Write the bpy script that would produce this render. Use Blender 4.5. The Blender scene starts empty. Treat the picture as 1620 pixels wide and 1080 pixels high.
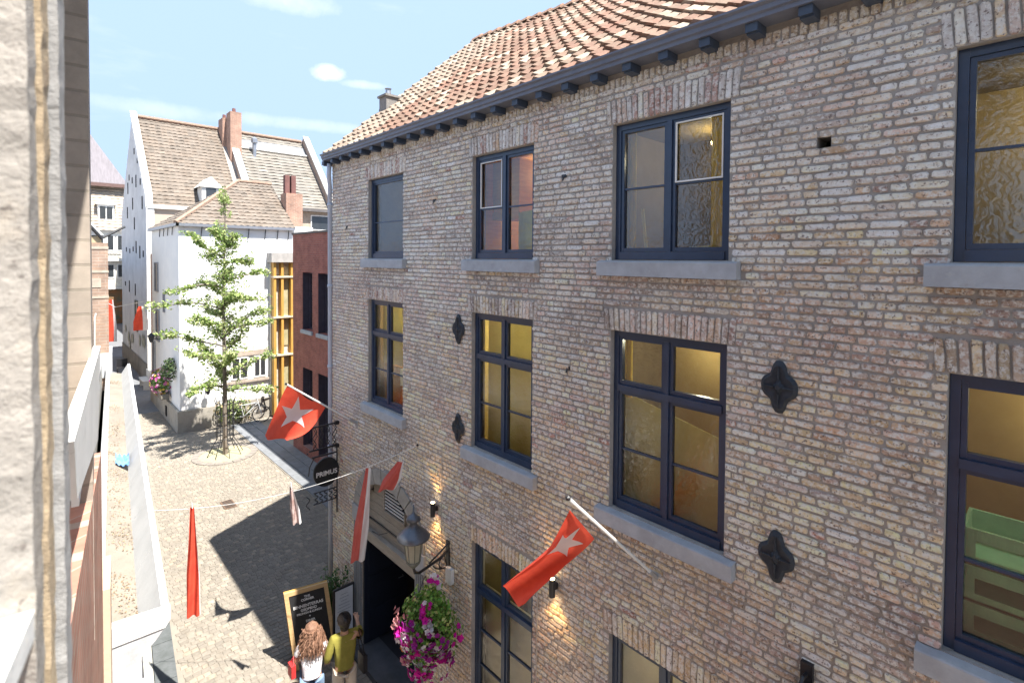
import bpy, bmesh, math, random
from mathutils import Vector, Matrix
random.seed(7)
S = bpy.context.scene
COL = S.collection
R = math.radians
# ---------------------------------------------------------------- camera
FPX = 820.0; CAMZ = 6.75
yaw, pit, rol = R(47.144), R(1.3443), R(0.3718)
F = Vector((-math.sin(yaw)*math.cos(pit), math.cos(yaw)*math.cos(pit), -math.sin(pit)))
r0 = Vector((math.cos(yaw), math.sin(yaw), 0)); u0 = r0.cross(F)
RR = r0*math.cos(rol)+u0*math.sin(rol); UU = -r0*math.sin(rol)+u0*math.cos(rol)
cd = bpy.data.cameras.new('camera'); cam = bpy.data.objects.new('camera', cd); COL.objects.link(cam)
cam.matrix_world = Matrix(((RR.x, UU.x, -F.x, 0), (RR.y, UU.y, -F.y, 0), (RR.z, UU.z, -F.z, CAMZ), (0, 0, 0, 1)))
cd.sensor_width = 36; cd.lens = 36*FPX/1620; cd.shift_y = -111.05/1620; cd.clip_start = .02; cd.clip_end = 1000
cd.dof.use_dof = True; cd.dof.focus_distance = 7.0; cd.dof.aperture_fstop = 5.6
S.camera = cam
# ---------------------------------------------------------------- light
SUN = Vector((4.5, .85, 8.6)).normalized()
W = bpy.data.worlds.new('World'); S.world = W; W.use_nodes = True
nt = W.node_tree; nt.nodes.clear()
def N(t, ty, **k):
    n = t.nodes.new(ty)
    for a, b in k.items():
        if a.startswith('i_'): n.inputs[a[2:].replace('_', ' ')].default_value = b
        else: setattr(n, a, b)
    return n
sky = N(nt, 'ShaderNodeTexSky', sky_type='NISHITA', sun_disc=False)
sky.sun_elevation = math.asin(SUN.z); sky.sun_rotation = math.atan2(SUN.x, SUN.y); sky.altitude = 50; sky.dust_density = .35; sky.air_density = 1.0; sky.ozone_density = 2.0
tc = N(nt, 'ShaderNodeTexCoord')
def vm(op, a, b=None):
    n = N(nt, 'ShaderNodeVectorMath', operation=op); nt.links.new(a, n.inputs[0])
    if b is not None:
        if isinstance(b, tuple): n.inputs[1].default_value = b
        else: nt.links.new(b, n.inputs[1])
    return n.outputs['Value'] if op == 'DOT_PRODUCT' else n.outputs[0]
def mth(t, op, a, b=0.0, clamp=False):
    n = N(t, 'ShaderNodeMath', operation=op, use_clamp=clamp)
    for i, v in enumerate((a, b)):
        if isinstance(v, (int, float)): n.inputs[i].default_value = v
        else: t.links.new(v, n.inputs[i])
    return n.outputs[0]
def ramp(t, fac, stops):
    n = N(t, 'ShaderNodeValToRGB'); t.links.new(fac, n.inputs[0]); e = n.color_ramp.elements
    while len(e) < len(stops): e.new(.5)
    for x, (p, c) in zip(e, stops): x.position = p; x.color = c if len(c) == 4 else (*c, 1)
    return n.outputs[0]
G = tc.outputs['Generated']
mp = N(nt, 'ShaderNodeMapping'); nt.links.new(G, mp.inputs[0]); mp.inputs['Scale'].default_value = (1.6, 1.6, 7.5); mp.inputs['Location'].default_value = (3.1, 1.7, .4)
nz = N(nt, 'ShaderNodeTexNoise', i_Scale=1.9, i_Detail=9.0, i_Roughness=.62); nt.links.new(mp.outputs[0], nz.inputs['Vector'])
broad = ramp(nt, nz.outputs[0], [(.58, (0, 0, 0)), (.9, (.3, .3, .3))])
nz2 = N(nt, 'ShaderNodeTexNoise', i_Scale=14.0, i_Detail=8.0, i_Roughness=.65); nt.links.new(G, nz2.inputs['Vector'])
def blob(px, py, sx, sy, gain):
    d = (F + RR*((px-810)/FPX) - UU*((py-540+111.05)/FPX)).normalized()
    rt = d.cross(Vector((0, 0, 1))).normalized(); up = rt.cross(d)
    a = mth(nt, 'DIVIDE', vm('DOT_PRODUCT', G, tuple(rt)), sx); b = mth(nt, 'DIVIDE', vm('DOT_PRODUCT', G, tuple(up)), sy)
    r2 = mth(nt, 'ADD', mth(nt, 'MULTIPLY', a, a), mth(nt, 'MULTIPLY', b, b))
    f = mth(nt, 'SUBTRACT', 1.0, r2)
    f = mth(nt, 'ADD', f, mth(nt, 'MULTIPLY', mth(nt, 'SUBTRACT', nz2.outputs[0], .5), 2.6))
    f = mth(nt, 'MULTIPLY', f, gain, True)
    return mth(nt, 'MULTIPLY', f, mth(nt, 'GREATER_THAN', vm('DOT_PRODUCT', G, tuple(d)), 0.0))
m = broad
for bl in ((520, 116, .034, .016, .8), (570, 134, .045, .008, .3), (460, 2, .08, .022, .35), (240, 172, .17, .014, .20), (470, 196, .2, .012, .24)):
    m = mth(nt, 'MAXIMUM', m, blob(*bl))
dk = N(nt, 'ShaderNodeVectorMath', operation='MINIMUM'); nt.links.new(sky.outputs[0], dk.inputs[0]); dk.inputs[1].default_value = (.63, .86, 1.25)
mix = N(nt, 'ShaderNodeMix', data_type='RGBA'); nt.links.new(m, mix.inputs[0]); nt.links.new(dk.outputs[0], mix.inputs[6]); mix.inputs[7].default_value = (1.5, 1.53, 1.58, 1)
bg = N(nt, 'ShaderNodeBackground', i_Strength=.15); nt.links.new(mix.outputs[2], bg.inputs[0])
wo = N(nt, 'ShaderNodeOutputWorld'); nt.links.new(bg.outputs[0], wo.inputs[0])
sl = bpy.data.lights.new('sun', 'SUN'); sl.energy = 2.0; sl.angle = R(.5); sl.color = (1, .95, .87)
so = bpy.data.objects.new('sun', sl); COL.objects.link(so); so.rotation_euler = SUN.to_track_quat('Z', 'Y').to_euler(); so.location = (0, 0, 30)
S.view_settings.view_transform = 'Standard'; S.view_settings.look = 'None'; S.view_settings.gamma = 1
S.view_settings.use_curve_mapping = False; S.view_settings.exposure = 2.75
S.render.engine = 'CYCLES'
# ---------------------------------------------------------------- materials
MT = {}
def mat(name, col, rough=.8, c2=None, scale=6.0, bump=.2, bscale=None, attr=False, metal=0.0, spots=None, stretch=None, emit=None, spec=.35, trans=0):
    if name in MT: return MT[name]
    m = bpy.data.materials.new(name); m.use_nodes = True; t = m.node_tree
    b = t.nodes['Principled BSDF']; b.inputs['Roughness'].default_value = rough; b.inputs['Metallic'].default_value = metal
    b.inputs['Specular IOR Level'].default_value = spec
    tc = N(t, 'ShaderNodeTexCoord'); vec = tc.outputs['Object']
    if stretch:
        mp = N(t, 'ShaderNodeMapping'); mp.inputs['Scale'].default_value = stretch; t.links.new(vec, mp.inputs[0]); vec = mp.outputs[0]
    n1 = N(t, 'ShaderNodeTexNoise', i_Scale=scale, i_Detail=7.0, i_Roughness=.65); t.links.new(vec, n1.inputs['Vector'])
    fac = ramp(t, n1.outputs[0], [(.34, (0, 0, 0)), (.66, (1, 1, 1))])
    mx = N(t, 'ShaderNodeMix', data_type='RGBA'); t.links.new(fac, mx.inputs[0])
    if attr:
        at = N(t, 'ShaderNodeAttribute', attribute_name='Col'); src = at.outputs[0]
        t.links.new(src, mx.inputs[6])
        m2 = N(t, 'ShaderNodeMix', data_type='RGBA', blend_type='MULTIPLY'); m2.inputs[0].default_value = 1
        t.links.new(src, m2.inputs[6]); m2.inputs[7].default_value = (*(c2 or (.72, .7, .68)), 1); t.links.new(m2.outputs[2], mx.inputs[7])
    else:
        mx.inputs[6].default_value = (*col, 1); c2 = c2 or tuple(c*.72 for c in col); mx.inputs[7].default_value = (*c2, 1)
    out = mx.outputs[2]
    for (sc, lo, hi, c, st) in (spots or []):
        n2 = N(t, 'ShaderNodeTexNoise', i_Scale=sc, i_Detail=6.0, i_Roughness=.7); t.links.new(vec, n2.inputs['Vector'])
        f2 = ramp(t, n2.outputs[0], [(lo, (0, 0, 0)), (hi, (st, st, st))])
        m3 = N(t, 'ShaderNodeMix', data_type='RGBA'); t.links.new(f2, m3.inputs[0]); t.links.new(out, m3.inputs[6]); m3.inputs[7].default_value = (*c, 1); out = m3.outputs[2]
    t.links.new(out, b.inputs['Base Color'])
    if bump:
        n3 = N(t, 'ShaderNodeTexNoise', i_Scale=bscale or scale*5, i_Detail=6.0, i_Roughness=.7); t.links.new(vec, n3.inputs['Vector'])
        bp = N(t, 'ShaderNodeBump', i_Strength=bump, i_Distance=.02); t.links.new(n3.outputs[0], bp.inputs['Height']); t.links.new(bp.outputs[0], b.inputs['Normal'])
    if emit: b.inputs['Emission Color'].default_value = (*emit[0], 1); b.inputs['Emission Strength'].default_value = emit[1]
    if trans:
        tl = N(t, 'ShaderNodeBsdfTranslucent'); t.links.new(out, tl.inputs[0]); ms = N(t, 'ShaderNodeMixShader'); ms.inputs[0].default_value = trans
        t.links.new(b.outputs[0], ms.inputs[1]); t.links.new(tl.outputs[0], ms.inputs[2]); t.links.new(ms.outputs[0], t.nodes['Material Output'].inputs[0])
    MT[name] = m; return m
def glass(name, tint, refl=.1, wav=.25, ws=7.0, ior=1.5):
    if name in MT: return MT[name]
    m = bpy.data.materials.new(name); m.use_nodes = True; t = m.node_tree; t.nodes.clear()
    tc = N(t, 'ShaderNodeTexCoord'); n1 = N(t, 'ShaderNodeTexNoise', i_Scale=ws, i_Detail=3.0, i_Distortion=1.4); t.links.new(tc.outputs['Object'], n1.inputs['Vector'])
    bp = N(t, 'ShaderNodeBump', i_Strength=wav, i_Distance=.03); t.links.new(n1.outputs[0], bp.inputs['Height'])
    fr = N(t, 'ShaderNodeFresnel', i_IOR=ior); t.links.new(bp.outputs[0], fr.inputs['Normal'])
    f = mth(t, 'ADD', fr.outputs[0], refl, True)
    tr = N(t, 'ShaderNodeBsdfTransparent'); tr.inputs[0].default_value = (*tint, 1)
    gl = N(t, 'ShaderNodeBsdfGlossy', i_Roughness=.03); t.links.new(bp.outputs[0], gl.inputs['Normal'])
    ms = N(t, 'ShaderNodeMixShader'); t.links.new(f, ms.inputs[0]); t.links.new(tr.outputs[0], ms.inputs[1]); t.links.new(gl.outputs[0], ms.inputs[2])
    o = N(t, 'ShaderNodeOutputMaterial'); t.links.new(ms.outputs[0], o.inputs[0]); MT[name] = m; return m
BRK = mat('old_brick', (1, 1, 1), .9, (.80, .71, .64), 22, .8, 60, attr=True, spots=[(30, .47, .57, (.76, .74, .70), .8), (44, .56, .62, (.15, .11, .10), .85), (13, .60, .68, (.36, .20, .17), .6), (70, .60, .66, (.5, .46, .43), .7), (.9, .52, .72, (.30, .25, .23), .40), (1.7, .58, .74, (.62, .58, .52), .35)])
MORT = mat('mortar', (.40, .37, .34), .95, (.29, .265, .24), 5, .6, 60, spots=[(30, .55, .65, (.42, .39, .36), .6), (.9, .5, .7, (.2, .18, .17), .4)])
STONE = mat('bluestone', (.40, .42, .45), .7, (.31, .32, .34), 5, .25, 50, spots=[(18, .58, .7, (.5, .5, .5), .5), (9, .62, .72, (.24, .23, .2), .5)])
NAVY = mat('navy_paint', (.026, .046, .092), .28, (.02, .034, .068), 8, .06, 30, spec=.6, spots=[(30, .66, .75, (.07, .09, .12), .4)])
FASC = mat('blue_grey_paint', (.15, .165, .21), .4, (.12, .13, .17), 4, .1, 30, spots=[(14, .6, .7, (.2, .2, .22), .35)])
TILE = mat('clay_pantile', (1, 1, 1), .85, (.7, .66, .62), 9, .4, 50, attr=True, spots=[(7, .56, .66, (.16, .12, .09), .6), (30, .6, .68, (.40, .33, .27), .5)])
FTILE = mat('weathered_tile', (1, 1, 1), .9, (.86, .84, .82), 1.6, .3, 12, attr=True, spots=[(5, .62, .72, (.22, .19, .16), .25)])
SETT = mat('stone_sett', (1, 1, 1), .85, (.8, .78, .76), 12, .35, 60, attr=True)
SAND = mat('joint_sand', (.285, .255, .213), .95, (.24, .215, .18), 3, .5, 40)
SLAB = mat('grey_slab', (.21, .22, .24), .8, (.16, .17, .18), 4, .2, 40)
WHT = mat('white_paint', (.76, .76, .74), .5, (.64, .64, .62), 2.5, .15, 20, spots=[(6, .56, .7, (.42, .40, .36), .5), (22, .62, .7, (.34, .32, .28), .5)])
WREND = mat('white_render', (.80, .80, .79), .9, (.72, .73, .74), 1.2, .25, 14, spots=[(3, .62, .75, (.55, .55, .54), .4)])
GREND = mat('grey_white_render', (.60, .61, .63), .9, (.46, .47, .49), .8, .3, 8, spots=[(2.2, .56, .7, (.36, .35, .34), .5)])
PLIN = mat('plinth_stone', (.40, .37, .32), .9, (.27, .25, .22), 1.6, .5, 16, spots=[(5, .56, .66, (.18, .17, .15), .6)])
TAN = mat('tan_render', (.60, .47, .35), .92, (.52, .41, .31), 2.5, .25, 40, spots=[(14, .6, .7, (.45, .36, .28), .4)])
MARL = mat('marl_stone', (.42, .33, .22), .9, (.32, .25, .17), 8, .5, 40, spots=[(22, .58, .66, (.28, .2, .13), .7)])
JAMB = mat('grey_jamb_stone', (.38, .35, .315), .95, (.28, .26, .235), 7, .5, 44, spots=[(26, .58, .68, (.18, .16, .14), .7), (12, .55, .68, (.40, .35, .29), .6), (60, .60, .66, (.12, .1, .09), .8)])
def brickmat(name, c1, c2, mo, bw=.21, bh=.06, rot=None, spots=None):
    m = bpy.data.materials.new(name); m.use_nodes = True; t = m.node_tree; b = t.nodes['Principled BSDF']; b.inputs['Roughness'].default_value = .9; b.inputs['Specular IOR Level'].default_value = .2
    tc = N(t, 'ShaderNodeTexCoord'); sx = N(t, 'ShaderNodeSeparateXYZ'); t.links.new(tc.outputs['Object'], sx.inputs[0])
    h = mth(t, 'ADD', sx.outputs[0], sx.outputs[1]); cx = N(t, 'ShaderNodeCombineXYZ'); t.links.new(h, cx.inputs[0]); t.links.new(sx.outputs[2], cx.inputs[1])
    br = N(t, 'ShaderNodeTexBrick', i_Scale=1.0); t.links.new(cx.outputs[0], br.inputs['Vector'])
    for k, v in (('Color1', c1), ('Color2', c2), ('Mortar', mo)): br.inputs[k].default_value = (*v, 1)
    br.inputs['Brick Width'].default_value = bw; br.inputs['Row Height'].default_value = bh; br.inputs['Mortar Size'].default_value = .007
    nn = N(t, 'ShaderNodeTexNoise', i_Scale=2.5, i_Detail=8.0, i_Roughness=.7); t.links.new(tc.outputs['Object'], nn.inputs['Vector'])
    f = ramp(t, nn.outputs[0], [(.3, (.68, .68, .68)), (.7, (1.25, 1.22, 1.2))])
    mx = N(t, 'ShaderNodeMix', data_type='RGBA', blend_type='MULTIPLY'); mx.inputs[0].default_value = 1; t.links.new(br.outputs[0], mx.inputs[6]); t.links.new(f, mx.inputs[7])
    t.links.new(mx.outputs[2], b.inputs['Base Color'])
    bp = N(t, 'ShaderNodeBump', i_Strength=.5, i_Distance=.01, invert=True); t.links.new(br.outputs[1], bp.inputs['Height']); t.links.new(bp.outputs[0], b.inputs['Normal'])
    MT[name] = m; return m
REDB = brickmat('red_brick', (.36, .13, .10), (.29, .10, .08), (.28, .17, .15))
LEFTB = brickmat('weathered_red_brick', (.46, .24, .18), (.38, .19, .14), (.42, .33, .27))
TANB = brickmat('tan_brick', (.40, .29, .2), (.32, .22, .16), (.4, .33, .26))
BLK = mat('black_iron', (.02, .02, .023), .4, (.015, .015, .018), 10, .1, spec=.5)
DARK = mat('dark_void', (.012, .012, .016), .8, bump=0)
GLS = glass('window_glass', (.93, .92, .80), .10, .13, 17)
GLD = glass('plain_glass', (.45, .47, .5), .12, .04, 2)
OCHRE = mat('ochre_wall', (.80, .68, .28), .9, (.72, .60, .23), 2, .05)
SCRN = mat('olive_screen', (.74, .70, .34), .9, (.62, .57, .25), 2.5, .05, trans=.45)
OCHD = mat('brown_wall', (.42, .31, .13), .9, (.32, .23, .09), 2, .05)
CURT = mat('yellow_curtain', (.85, .68, .16), .9, (.74, .56, .1), 5, .1, trans=.35)
AMB = mat('amber_wood', (.70, .36, .08), .5, (.58, .28, .06), 4, .1, stretch=(1, 1, 8))
WOOD = mat('golden_timber', (.55, .32, .08), .6, (.42, .23, .05), 5, .2, stretch=(5, 5, .6))
PINE = mat('pine_frame', (.62, .42, .22), .6, (.5, .32, .15), 5, .15, stretch=(1, 1, 6))
GWOOD = mat('weathered_grey_plank', (.34, .31, .26), .85, (.24, .22, .19), 5, .3, stretch=(1, 6, 8))
RED = mat('red_flag_cloth', (.86, .12, .065), .85, (.76, .085, .05), 6, .35, 30, trans=.35)
WCL = mat('white_flag_cloth', (.82, .8, .8), .85, (.75, .73, .73), 3, .05, trans=.3)
PINK = mat('faded_red_cloth', (.66, .17, .14), .85, (.6, .12, .1), 3, .1, trans=.35)
LEAF = mat('ginkgo_leaf', (1, 1, 1), .6, (.8, .85, .7), 3, 0, attr=True, trans=.35)
PLEAF = mat('plant_leaf', (1, 1, 1), .6, (.8, .85, .7), 3, 0, attr=True, trans=.25)
PETAL = mat('petal', (1, 1, 1), .7, (.85, .8, .85), 20, 0, attr=True, trans=.3)
BARK = mat('bark', (.24, .2, .16), .95, (.15, .12, .1), 9, .6, 40)
ZINC = mat('zinc', (.36, .38, .42), .4, (.28, .3, .33), 5, .1, metal=.6)
SLATE = mat('slate_roof', (.26, .24, .26), .8, (.2, .185, .2), 1.5, .2, 12, stretch=(1, 5, 1))
FROST = mat('lantern_glass', (.62, .6, .5), .35, (.52, .5, .4), 6, .05, trans=.5)
# ---------------------------------------------------------------- mesh builder
class MB:
    def __init__(s): s.v = []; s.f = []; s.m = []; s.c = []; s.sm = False
    def add(s, vs, fs, m=0, c=(1, 1, 1)):
        o = len(s.v); s.v += [tuple(v) for v in vs]
        for f in fs: s.f.append([i+o for i in f]); s.m.append(m); s.c.append(c)
        return s
    def box(s, x0, x1, y0, y1, z0, z1, m=0, c=(1, 1, 1), M=None):
        vs = [(x, y, z) for x in (x0, x1) for y in (y0, y1) for z in (z0, z1)]
        if M: vs = [M @ Vector(v) for v in vs]
        return s.add(vs, [(0, 1, 3, 2), (4, 6, 7, 5), (0, 4, 5, 1), (2, 3, 7, 6), (0, 2, 6, 4), (1, 5, 7, 3)], m, c)
    def quad(s, a, b, c_, d, m=0, c=(1, 1, 1)): return s.add([a, b, c_, d], [(0, 1, 2, 3)], m, c)
    def prism(s, pts, off, m=0, c=(1, 1, 1)):
        n = len(pts); off = Vector(off); a = [Vector(p) for p in pts]; b = [p+off for p in a]
        return s.add(a+b, [list(range(n))[::-1], list(range(n, 2*n))]+[(i, (i+1) % n, n+(i+1) % n, n+i) for i in range(n)], m, c)
    def tube(s, pts, r, n=6, m=0, c=(1, 1, 1), cap=True):
        P = [Vector(p) for p in pts]; rr = r if isinstance(r, (list, tuple)) else [r]*len(P); vs = []
        up = None
        for i, p in enumerate(P):
            d = (P[min(i+1, len(P)-1)]-P[max(i-1, 0)]).normalized()
            if up is None: up = d.orthogonal().normalized()
            up = (up - d*up.dot(d)).normalized(); q = d.cross(up)
            vs += [p+(up*math.cos(2*math.pi*k/n)+q*math.sin(2*math.pi*k/n))*rr[i] for k in range(n)]
        fs = [(i*n+k, i*n+(k+1) % n, (i+1)*n+(k+1) % n, (i+1)*n+k) for i in range(len(P)-1) for k in range(n)]
        if cap: fs += [list(range(n))[::-1], list(range((len(P)-1)*n, len(P)*n))]
        return s.add(vs, fs, m, c)
    def lathe(s, cx, cy, prof, n=12, m=0, c=(1, 1, 1), rot=0, M=None):
        vs = [(cx+r*math.cos(2*math.pi*k/n+rot), cy+r*math.sin(2*math.pi*k/n+rot), z) for r, z in prof for k in range(n)]
        if M: vs = [M @ Vector(v) for v in vs]
        fs = [(i*n+k, i*n+(k+1) % n, (i+1)*n+(k+1) % n, (i+1)*n+k) for i in range(len(prof)-1) for k in range(n)]
        fs += [list(range(n))[::-1], list(range((len(prof)-1)*n, len(prof)*n))]
        return s.add(vs, fs, m, c)
    def build(s, name, mats, parent=None, smooth=False, kind=None, at=None):
        if not isinstance(mats, (list, tuple)): mats = [mats]
        o = (rootof(parent).location if parent else Vector(at) if at else Vector((0, 0, 0)))
        me = bpy.data.meshes.new(name); me.from_pydata([(v[0]-o.x, v[1]-o.y, v[2]-o.z) for v in s.v], [], s.f)
        for mm in mats: me.materials.append(mm)
        me.polygons.foreach_set('material_index', s.m)
        if smooth: me.polygons.foreach_set('use_smooth', [True]*len(s.f))
        ca = me.color_attributes.new('Col', 'FLOAT_COLOR', 'CORNER'); d = []
        for f, c in zip(s.f, s.c): d += [c[0], c[1], c[2], 1.0]*len(f)
        ca.data.foreach_set('color', d); me.update()
        ob = bpy.data.objects.new(name, me); COL.objects.link(ob)
        if parent: ob.parent = parent
        elif at: ob.location = o
        if kind: ob['kind'] = kind
        return ob
def rootof(o):
    while o.parent: o = o.parent
    return o
def thing(name, label, cat, loc=(0, 0, 0), group=None):
    o = bpy.data.objects.new(name, None); COL.objects.link(o); o.location = loc; o['label'] = label; o['category'] = cat; o.empty_display_size = .2
    if group: o['group'] = group
    return o
def tag(o, label, cat, group=None):
    o['label'] = label; o['category'] = cat
    if group: o['group'] = group
    return o
def struct(b, name, m, **k): return b.build(name, m, kind='structure', **k)
def ico(mb, c, r, m=0, col=(1, 1, 1), sub=1, jit=0, sc=(1, 1, 1)):
    bm = bmesh.new(); bmesh.ops.create_icosphere(bm, subdivisions=sub, radius=1)
    vs = [(c[0]+v.co.x*r*sc[0]*(1+random.uniform(-jit, jit)), c[1]+v.co.y*r*sc[1]*(1+random.uniform(-jit, jit)), c[2]+v.co.z*r*sc[2]*(1+random.uniform(-jit, jit))) for v in bm.verts]
    bm.verts.index_update(); mb.add(vs, [[v.index for v in f.verts] for f in bm.faces], m, col); bm.free()
def text(s, size, M, m, parent, name='lettering', depth=.0015, font_off=0.0):
    cu = bpy.data.curves.new(name, 'FONT'); cu.body = s; cu.size = size; cu.align_x = 'CENTER'; cu.align_y = 'CENTER'; cu.extrude = depth; cu.offset = font_off
    o = bpy.data.objects.new('tmp', cu); COL.objects.link(o); bpy.context.view_layer.update()
    me = bpy.data.meshes.new_from_object(o.evaluated_get(bpy.context.evaluated_depsgraph_get())); bpy.data.objects.remove(o)
    me.transform(M); r = rootof(parent).location; me.transform(Matrix.Translation(-r)); me.materials.clear(); me.materials.append(m)
    ob = bpy.data.objects.new(name, me); COL.objects.link(ob); ob.parent = parent; return ob
def frameM(o, x, y):   # local x,y axes -> world
    x = Vector(x).normalized(); y = Vector(y).normalized(); z = x.cross(y); return Matrix(((x.x, y.x, z.x, o[0]), (x.y, y.y, z.y, o[1]), (x.z, y.z, z.z, o[2]), (0, 0, 0, 1)))
def proj(p):
    v = Vector(p)-Vector((0, 0, CAMZ)); d = v.dot(F)
    if d < .05: return None
    return 810+FPX*v.dot(RR)/d, 540-111.05-FPX*v.dot(UU)/d
def vis_area(p, wx, wz):
    q = proj(p)
    if not q or not (-15 < q[0] < 1635 and -15 < q[1] < 1095): return 0
    d = (Vector(p)-Vector((0, 0, CAMZ))).length; return wx*wz/d**2
def lerp(a, b, t): return tuple(x+(y-x)*t for x, y in zip(a, b))
LD = Vector((-.9951, .0974, 0)); NN = Vector((.0974, .9951, 0))
def un(u, n, z): p = LD*u+NN*n; return (p.x, p.y, z)
#=SETTING=====================================================================
g = MB()
g.quad((-400, -300, 0), (300, -300, 0), (300, 400, 0), (-400, 400, 0)); struct(g, 'ground', SAND)
# setts: rows of individually uneven stones in the square
def settcol():
    t = random.random(); b = lerp((.29, .258, .215), (.26, .235, .2), t)
    if random.random() < .12: b = lerp(b, (.42, .35, .27), .6)
    k = random.uniform(.86, 1.08); return tuple(x*k for x in b)
def sett(mb, x0, x1, y0, y1, z, c):
    j = lambda: random.uniform(-.006, .006); h = .006+random.uniform(0, .004); e = .010
    a = [(x0+j(), y0+j(), z), (x1+j(), y0+j(), z), (x1+j(), y1+j(), z), (x0+j(), y1+j(), z)]
    b = [(x0+e+j(), y0+e+j(), z+h), (x1-e+j(), y0+e+j(), z+h), (x1-e+j(), y1-e+j(), z+h), (x0+e+j(), y1-e+j(), z+h)]
    mb.add(a+b, [(4, 5, 6, 7), (0, 1, 5, 4), (1, 2, 6, 5), (2, 3, 7, 6), (3, 0, 4, 7)], 0, c)
sp = MB(); x = -27.0
while x < -4.2:
    w = .10+random.uniform(-.006, .008); y = -.6+random.uniform(0, .1) if x > -20 else .8
    ymax = 5.75 if x < -9.5 else 4.02
    if x < -23.4: ymax = 4.0
    while y < ymax:
        l = .108*random.choice((.85, 1, 1.1, 1.25))
        n_ = y-.0979*(-x)*1.0
        if (x+19.55)**2+(y-4.8)**2 > .8 and y > .0979*(-x)+.72: sett(sp, x+.004, x+w-.004, y+.004, min(y+l, ymax)-.004, .004, settcol())
        y += l
    x += w
sp.build('sett_paving', SETT, kind='stuff')
al = MB(); al.quad((-80, 1.5, .006), (-27, .5, .006), (-27, 4.3, .006), (-80, 9, .006)); struct(al, 'alley_paving', SLAB)
# pavement slabs by the left shops and along the red building
ps = []
pv = MB(); pv.prism([un(-3, -.2, 0), un(24, -.4, 0), un(24, .40, 0), un(-3, .40, 0)], (0, 0, .05)); pavl = struct(pv, 'left_pavement', mat('pale_paving', (.42, .42, .38), .9, (.34, .34, .31), 3, .2))
for i in range(36):
    b = MB(); u_ = 2.2+i*.5; b.prism([un(u_+.006, .41, .002), un(u_+.494, .41, .002), un(u_+.494, .70, .002), un(u_+.006, .70, .002)], (0, 0, .05+random.uniform(0, .003))); b.build('kerb_stone', mat('dark_kerb', (.13, .14, .145), .8, (.09, .10, .10), 8, .3), pavl)
rp = MB(); rp.box(-23.3, -9.0, 5.75, 6.9, 0, .02); rpo = struct(rp, 'right_pavement', SAND)
mesh_cache = None
xx = -23.2
while xx < -8.9:
    for k in range(3):
        if -23.2+.01 < xx: 
            b = MB(); y0 = 5.78+k*.34; w = .49; dz = random.uniform(0, .006); b.prism([(xx, y0, .01), (xx+w, y0, .01), (xx+w, y0+.325, .01), (xx, y0+.325, .01)], (0, 0, .03+dz)); b.build('paving_slab', SLAB, rpo)
    xx += .5
dc = MB(); dc.box(-15.75, -15.2, 3.72, 4.02, .02, .032)
for i in range(6): dc.box(-15.71+i*.085, -15.67+i*.085, 3.75, 3.99, .032, .038, 1)
tag(dc.build('drain_cover', [mat('rusty_iron', (.2, .13, .09), .8), BLK], at=(-15.5, 3.87, 0)), 'small rusty rectangular drain cover set in the sunny setts', 'drain cover')
#=BRICK BUILDING==============================================================
FY = 4.1
XL, XR = -9.31, 4.2
BB = thing('brick_building', 'long old brick house with dark blue windows and clay pantile roof on the right', 'building', (-9.31, 4.1, 0))
WX = [(-7.92, -6.822), (-5.163, -4.072), (-3.008, -1.868), (-.494, .70), (2.1, 3.2)]
rows = [(6.748, 8.036), (4.353, 6.072)]
OPEN = [(a, b, c, d) for (c, d) in rows for (a, b) in WX]
GF = [(-5.14, -4.04, .55, 3.15), (-2.99, -1.86, .55, 3.12), (-.494, .70, .55, 3.12)]
OPEN += GF
GX0, GX1, SPR, RISE = -8.15, -6.45, 2.5, .62
gxc = (GX0+GX1)/2; ghw = (GX1-GX0)/2
GATE = (GX0, GX1, 0, SPR+RISE)
OPEN.append(GATE)
HOLE = (-1.245, -1.155, 7.545, 7.625); OPEN.append(HOLE)
TOP = 8.52
xs = sorted({XL, XR, *[o[0] for o in OPEN], *[o[1] for o in OPEN]}); zs = sorted({0, TOP, *[o[2] for o in OPEN], *[o[3] for o in OPEN]})
w = MB()
for i in range(len(xs)-1):
    for j in range(len(zs)-1):
        xm, zm = (xs[i]+xs[i+1])/2, (zs[j]+zs[j+1])/2
        if any(o[0] < xm < o[1] and o[2] < zm < o[3] for o in OPEN): continue
        w.quad((xs[i], FY, zs[j]), (xs[i+1], FY, zs[j]), (xs[i+1], FY, zs[j+1]), (xs[i], FY, zs[j+1]))
for (a, b, c, d) in OPEN:
    D = .22 if (a, b, c, d) != GATE else .62
    w.quad((a, FY, c), (a, FY, d), (a, FY+D, d), (a, FY+D, c)); w.quad((b, FY, c), (b, FY, d), (b, FY+D, d), (b, FY+D, c))
    w.quad((a, FY, d), (b, FY, d), (b, FY+D, d), (a, FY+D, d)); w.quad((a, FY, c), (b, FY, c), (b, FY+D, c), (a, FY+D, c))
def archz(x): 
    t = max(0, 1-((x-gxc)/ghw)**2); return SPR+RISE*math.sqrt(t)
for i in range(24):   # spandrels
    a = GX0+(GX1-GX0)*i/24; b = GX0+(GX1-GX0)*(i+1)/24
    w.add([(a, FY, archz(a)), (b, FY, archz(b)), (b, FY, SPR+RISE), (a, FY, SPR+RISE), (a, FY+.3, archz(a)), (b, FY+.3, archz(b))], [(0, 1, 2, 3), (0, 1, 5, 4)])
w.box(XL, XR, FY+6.8, FY+7.0, 0, 8.6)
w.box(XL, XL+.25, FY+.001, FY+6.8, 0, 8.6); w.box(XR, XR+.2, FY, FY+7, 0, 8.6)
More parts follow.
